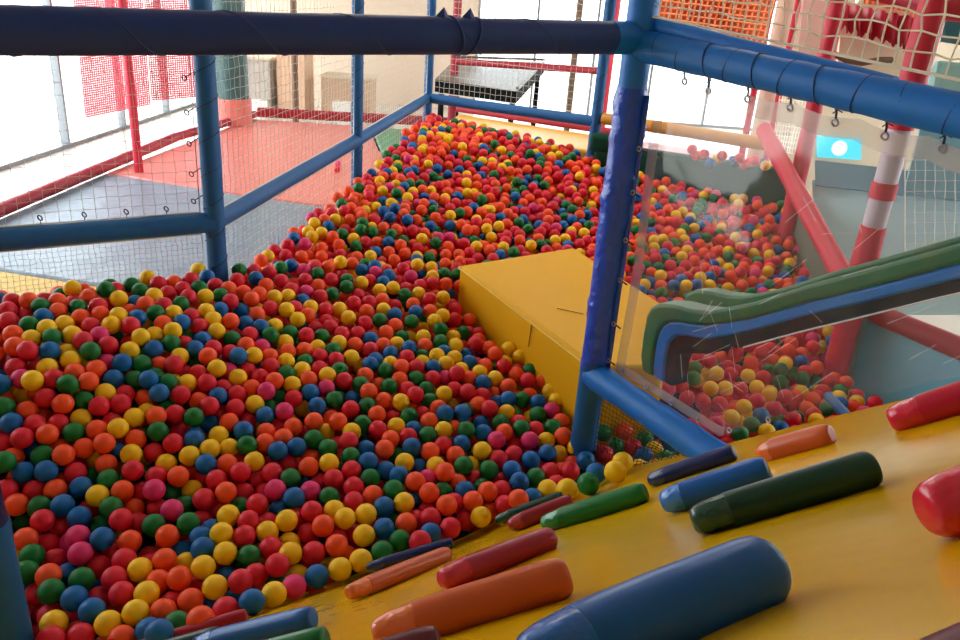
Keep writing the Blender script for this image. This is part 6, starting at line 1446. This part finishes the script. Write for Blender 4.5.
352,5630,1124,-632,5641,1114,89,5646,1028,-698,5669,1160,-604,5674,1060,364,5741,1136,138,5771,1151,281,5811,1170,-38,5843,1152,559,5845,1136,275,5846,1109,-308,5888,1113,
605,5903,1152,-388,5907,1150,-24,5926,1133,13,5940,1197,-328,5950,1156,551,5959,1086,771,5967,1054,-467,6004,1147,507,6011,1096,-453,6073,1165,-546,6104,1222,430,6147,1173,
191,6156,1196,-353,6202,1235,127,6204,1208,-73,6285,1235,-8,6308,1229,-584,6396,1182,-178,6399,1227,-229,6570,1182,-331,6574,1249,-454,6667,1183],
'B': [
-2062,944,534,-2193,1017,550,-1888,1155,488,-2199,1218,525,-2261,1219,617,-1406,1219,523,-2276,1241,553,-1640,1258,527,-1452,1266,544,-2069,1311,571,-1919,1314,499,-1374,1367,544,
-2182,1398,639,-1545,1406,519,-2350,1420,710,-799,1531,629,-1402,1546,555,-1841,1576,579,-2098,1595,639,-1652,1624,522,-2154,1629,680,-1022,1676,456,-694,1681,575,-2173,1684,742,
-631,1719,579,-1068,1727,459,-2071,1753,697,-2438,1764,887,-1259,1771,522,-684,1788,590,-1088,1820,486,-1712,1830,618,-1650,1847,642,-1996,1866,735,-2133,1874,843,-851,1883,591,
-2058,1893,815,-796,1899,639,-1382,1907,501,-788,1965,616,-1293,2002,521,-699,2014,556,-2326,2017,894,-1125,2044,574,-1261,2046,635,-448,2059,487,-291,2059,481,-1818,2065,776,
-609,2089,615,-1668,2117,741,-2526,2118,874,892,2121,552,-1359,2130,679,-1924,2132,879,-1422,2142,741,-1548,2153,665,-1762,2159,850,-1209,2167,570,417,2172,792,-2436,2192,925,
-186,2193,611,-11,2195,519,-1717,2201,815,-1181,2203,718,-8,2222,651,-2049,2233,861,-2142,2261,861,832,2266,559,-1587,2271,904,-362,2271,556,-1099,2272,588,-1281,2283,699,
-2093,2295,920,-290,2298,657,-583,2305,563,-1988,2322,882,-81,2322,500,-970,2333,717,910,2342,614,-1530,2353,753,-179,2366,636,1149,2368,511,-1457,2374,831,-373,2381,684,
-1670,2394,855,-1120,2402,644,1198,2402,569,-2476,2406,916,-1563,2409,778,-945,2418,719,927,2419,572,-529,2430,555,424,2437,672,1048,2437,570,-2339,2467,946,-35,2470,682,
-691,2485,575,-575,2487,560,-936,2489,796,647,2494,674,-1389,2511,791,-1638,2524,870,-1968,2536,920,-219,2539,687,44,2549,688,-2151,2565,948,-2200,2572,884,1511,2579,496,
725,2589,567,1125,2597,563,-430,2615,567,768,2636,646,143,2639,582,986,2639,560,-1633,2643,992,-575,2647,645,36,2651,666,-41,2656,583,-1556,2668,820,-1082,2673,891,
-1571,2678,887,-479,2688,715,1030,2692,558,364,2702,579,-1985,2717,922,-2083,2725,924,-1044,2729,746,-377,2732,629,1834,2733,490,1284,2747,498,1667,2747,553,-1328,2750,969,
-1080,2751,896,733,2753,631,-1873,2759,997,138,2774,720,1429,2785,600,260,2788,707,-1173,2791,945,99,2810,678,1297,2811,589,-806,2817,730,1983,2831,488,-1789,2846,905,
1877,2862,602,-437,2866,784,1903,2872,489,32,2877,733,-758,2879,689,1692,2882,588,1298,2883,618,1207,2890,669,1563,2893,557,-1404,2905,965,-182,2921,765,-904,2932,888,
-426,2932,775,-971,2943,893,-1798,2957,905,-1087,2980,931,1837,2982,489,-368,2983,786,-955,2992,795,-31,3023,751,299,3036,729,-297,3043,790,-468,3070,806,-1030,3072,895,
-66,3072,657,-283,3077,656,-147,3080,764,1752,3084,491,338,3106,727,-52,3147,727,1657,3151,621,130,3159,585,-1414,3190,933,-1221,3216,984,-739,3232,706,-816,3251,776,
-807,3251,888,1558,3273,499,18,3296,668,1475,3311,566,-396,3321,826,-1039,3328,952,-444,3329,720,-262,3348,713,1568,3348,504,-305,3377,823,-1024,3385,843,-795,3409,731,
-700,3413,711,-282,3430,657,954,3446,577,1437,3450,518,-344,3510,671,1610,3533,646,1029,3555,659,-939,3569,941,-495,3626,869,1261,3629,670,-896,3640,775,-1032,3665,893,
-477,3699,881,1821,3702,697,-616,3714,893,-709,3753,751,823,3755,759,-441,3773,715,-560,3781,897,880,3797,709,1515,3825,719,-89,3828,710,-178,3839,751,732,3855,712,
1718,3870,683,-386,3918,793,847,3926,814,1394,3929,713,-1018,3941,965,718,3945,805,-14,3957,760,1306,3960,671,1017,3968,744,1218,3969,741,-345,3972,802,1570,3977,778,
-202,3988,804,924,3991,773,-367,4005,872,1215,4015,792,-258,4017,765,682,4024,778,-593,4025,893,1044,4030,825,-100,4036,797,1841,4041,778,921,4059,822,1177,4059,830,
113,4060,741,1348,4071,759,-247,4089,809,1099,4092,842,145,4099,862,-539,4133,921,1566,4141,803,-773,4154,896,1614,4156,754,970,4169,748,231,4171,762,731,4176,823,
1798,4186,819,-886,4187,972,88,4189,877,1280,4193,838,1844,4278,825,113,4283,783,639,4285,832,500,4291,837,1373,4294,826,-100,4320,794,1724,4345,768,-750,4354,875,
776,4354,780,1763,4355,823,1345,4373,855,1061,4406,825,484,4407,896,1559,4408,730,555,4417,793,-570,4418,986,-332,4420,950,-469,4421,977,351,4428,861,1067,4451,878,
1753,4452,763,761,4453,902,-131,4456,894,152,4482,871,260,4482,870,-621,4491,999,-9,4499,877,-221,4502,939,1476,4508,799,-440,4513,900,-558,4538,1009,-286,4565,857,
30,4576,889,-612,4592,899,909,4642,859,637,4655,872,323,4671,934,-653,4693,1007,82,4699,958,475,4709,933,1827,4713,878,423,4721,888,340,4728,899,1315,4740,904,
-354,4748,994,225,4755,941,483,4780,888,536,4788,955,-93,4791,985,2010,4792,916,1912,4804,848,-561,4807,980,1046,4820,904,607,4821,924,-408,4839,1015,-546,4899,1061,
755,4911,902,643,4922,960,1702,4933,946,-205,4934,1016,1390,4937,939,1841,4938,838,208,4948,954,-337,4956,917,484,4956,952,-666,4970,946,1318,4970,959,-283,4983,950,
1008,4984,955,-217,4991,971,1733,5001,897,1015,5012,881,493,5029,921,1461,5056,953,174,5066,1011,221,5075,881,790,5077,964,1940,5080,990,1846,5094,951,-172,5109,966,
-539,5112,1014,-792,5129,1082,-690,5141,1092,1892,5143,969,1139,5148,987,1286,5156,875,-554,5196,1092,1583,5202,955,511,5207,950,1456,5210,1300,-6,5218,985,-431,5240,1026,
1640,5240,952,1009,5247,1024,-580,5252,1037,1991,5262,937,905,5264,899,-524,5269,1095,444,5315,919,-295,5324,1071,312,5339,1036,-370,5340,1103,1340,5346,1037,1841,5347,1300,
236,5363,1035,-62,5365,1069,1167,5374,985,1657,5386,1300,-221,5390,1093,1634,5416,937,-767,5429,1085,77,5449,1023,1382,5454,933,603,5469,1013,-86,5502,1111,261,5509,1040,
987,5533,996,873,5539,1008,712,5570,967,539,5583,1085,219,5606,1065,-21,5631,1032,-584,5663,1179,-278,5670,1148,323,5671,1070,-37,5687,1104,820,5689,1098,491,5694,1126,
950,5719,1092,-587,5765,1170,-66,5788,1190,347,5808,1150,-656,5818,1197,500,5834,1092,37,5845,1120,-495,5854,1150,273,5933,1111,-435,5951,1176,-535,5958,1224,698,5970,1082,
743,6014,1129,644,6019,1153,424,6046,1115,247,6051,1175,230,6101,1126,355,6153,1129,-411,6165,1236,419,6267,1131,-499,6277,1200,357,6282,1192,-178,6287,1166,118,6319,1205,
-481,6338,1172,44,6352,1211,-73,6475,1167,-486,6481,1173,-476,6586,1179,-401,6604,1219,-275,6612,1235],
'P': [
-1817,1174,515,-2350,1388,635,-1412,1477,540,-1112,1681,508,-833,1787,468,-2193,1853,816,-1183,1879,601,-1752,2045,740,-2438,2076,923,-2388,2119,889,-1133,2157,552,-2315,2170,869,
-1308,2174,674,-2534,2210,922,-1531,2217,693,-1695,2258,873,-652,2259,525,-141,2274,653,1173,2298,501,-1545,2324,901,-1736,2390,913,1304,2479,554,-1341,2500,894,-1712,2503,851,
267,2563,549,-1400,2592,958,-38,2609,533,-1777,2644,891,-950,2654,816,263,2666,526,-578,2673,764,-2143,2687,943,312,2744,699,-459,2770,659,-1993,2779,891,193,2785,537,
-260,2800,629,-871,2829,845,1768,2838,545,-127,2905,728,-1528,3055,949,1745,3094,611,408,3161,729,314,3193,734,1649,3240,560,1246,3281,562,-884,3296,744,1126,3313,566,
-813,3348,895,-1150,3427,844,-534,3474,753,-873,3556,927,-273,3610,742,-1079,3616,871,1710,3629,615,1793,3653,628,961,3677,720,985,3685,655,1717,3707,704,-548,3713,887,
1258,3716,596,-369,3743,870,1752,3839,736,980,3866,663,-954,3920,943,1639,3938,706,1553,4070,807,271,4096,827,425,4232,886,-992,4253,996,39,4282,838,-275,4295,921,
1872,4301,764,1575,4312,841,1524,4340,724,-211,4346,912,1291,4412,828,1251,4642,878,427,4645,933,1963,4719,892,-442,4740,995,-475,4777,910,-639,4874,1056,289,4917,982,
-464,4928,986,1680,4944,831,1473,4950,895,1746,5005,983,-351,5006,972,459,5168,973,77,5209,973,-278,5245,1010,1841,5300,1051,-422,5307,1071,1428,5323,963,1401,5376,1025,
1585,5399,1053,-770,5412,1006,-584,5433,1137,1453,5437,1034,934,5486,1026,-426,5513,1066,1211,5629,1050,922,5640,1063,31,5700,1102,417,5719,1076,348,5940,1115,321,6106,1165],
}
XYZ = np.concatenate([np.array(REST[c], float).reshape(-1, 3) for c in 'ROYGBP']) / 1000.0
CI = np.concatenate([np.full(len(REST[c]) // 3, i) for i, c in enumerate('ROYGBP')])
sv, sf = ico(3)
nb = len(XYZ); nv_, nf_ = len(sv), len(sf)
co = (XYZ[:, None, :] + sv[None]).reshape(-1, 3); fa = (sf[None] + (np.arange(nb) * nv_)[:, None, None]).reshape(-1, 3)
me = bpy.data.meshes.new('plastic_balls')
me.vertices.add(len(co)); me.vertices.foreach_set('co', co.astype(np.float32).ravel())
me.loops.add(fa.size); me.loops.foreach_set('vertex_index', fa.astype(np.int32).ravel())
me.polygons.add(len(fa)); me.polygons.foreach_set('loop_start', (np.arange(len(fa)) * 3).astype(np.int32)); me.polygons.foreach_set('loop_total', np.full(len(fa), 3, np.int32))
for c in 'ROYGBP': me.materials.append(BM[c])
me.polygons.foreach_set('material_index', np.repeat(CI, nf_).astype(np.int32)); me.polygons.foreach_set('use_smooth', np.ones(len(fa), bool))
me.update(calc_edges=True)
o = bpy.data.objects.new('plastic_balls', me); COL.objects.link(o)
o['kind'] = 'stuff'; tag(o, 'thousands of red, orange, yellow, green and blue plastic balls filling the pit', 'balls')
for (x, y, c, lab) in [(337, 169, 'R', 'red ball lying on the salmon mat outside the netting'), (338, 164, 'P', 'pink ball lying beside a red ball on the salmon mat')]:
    p = atz(x, y, .4345); o = bpy.data.objects.new('plastic_ball', BMESH[c]); COL.objects.link(o); o.location = p; tag(o, lab, 'ball')
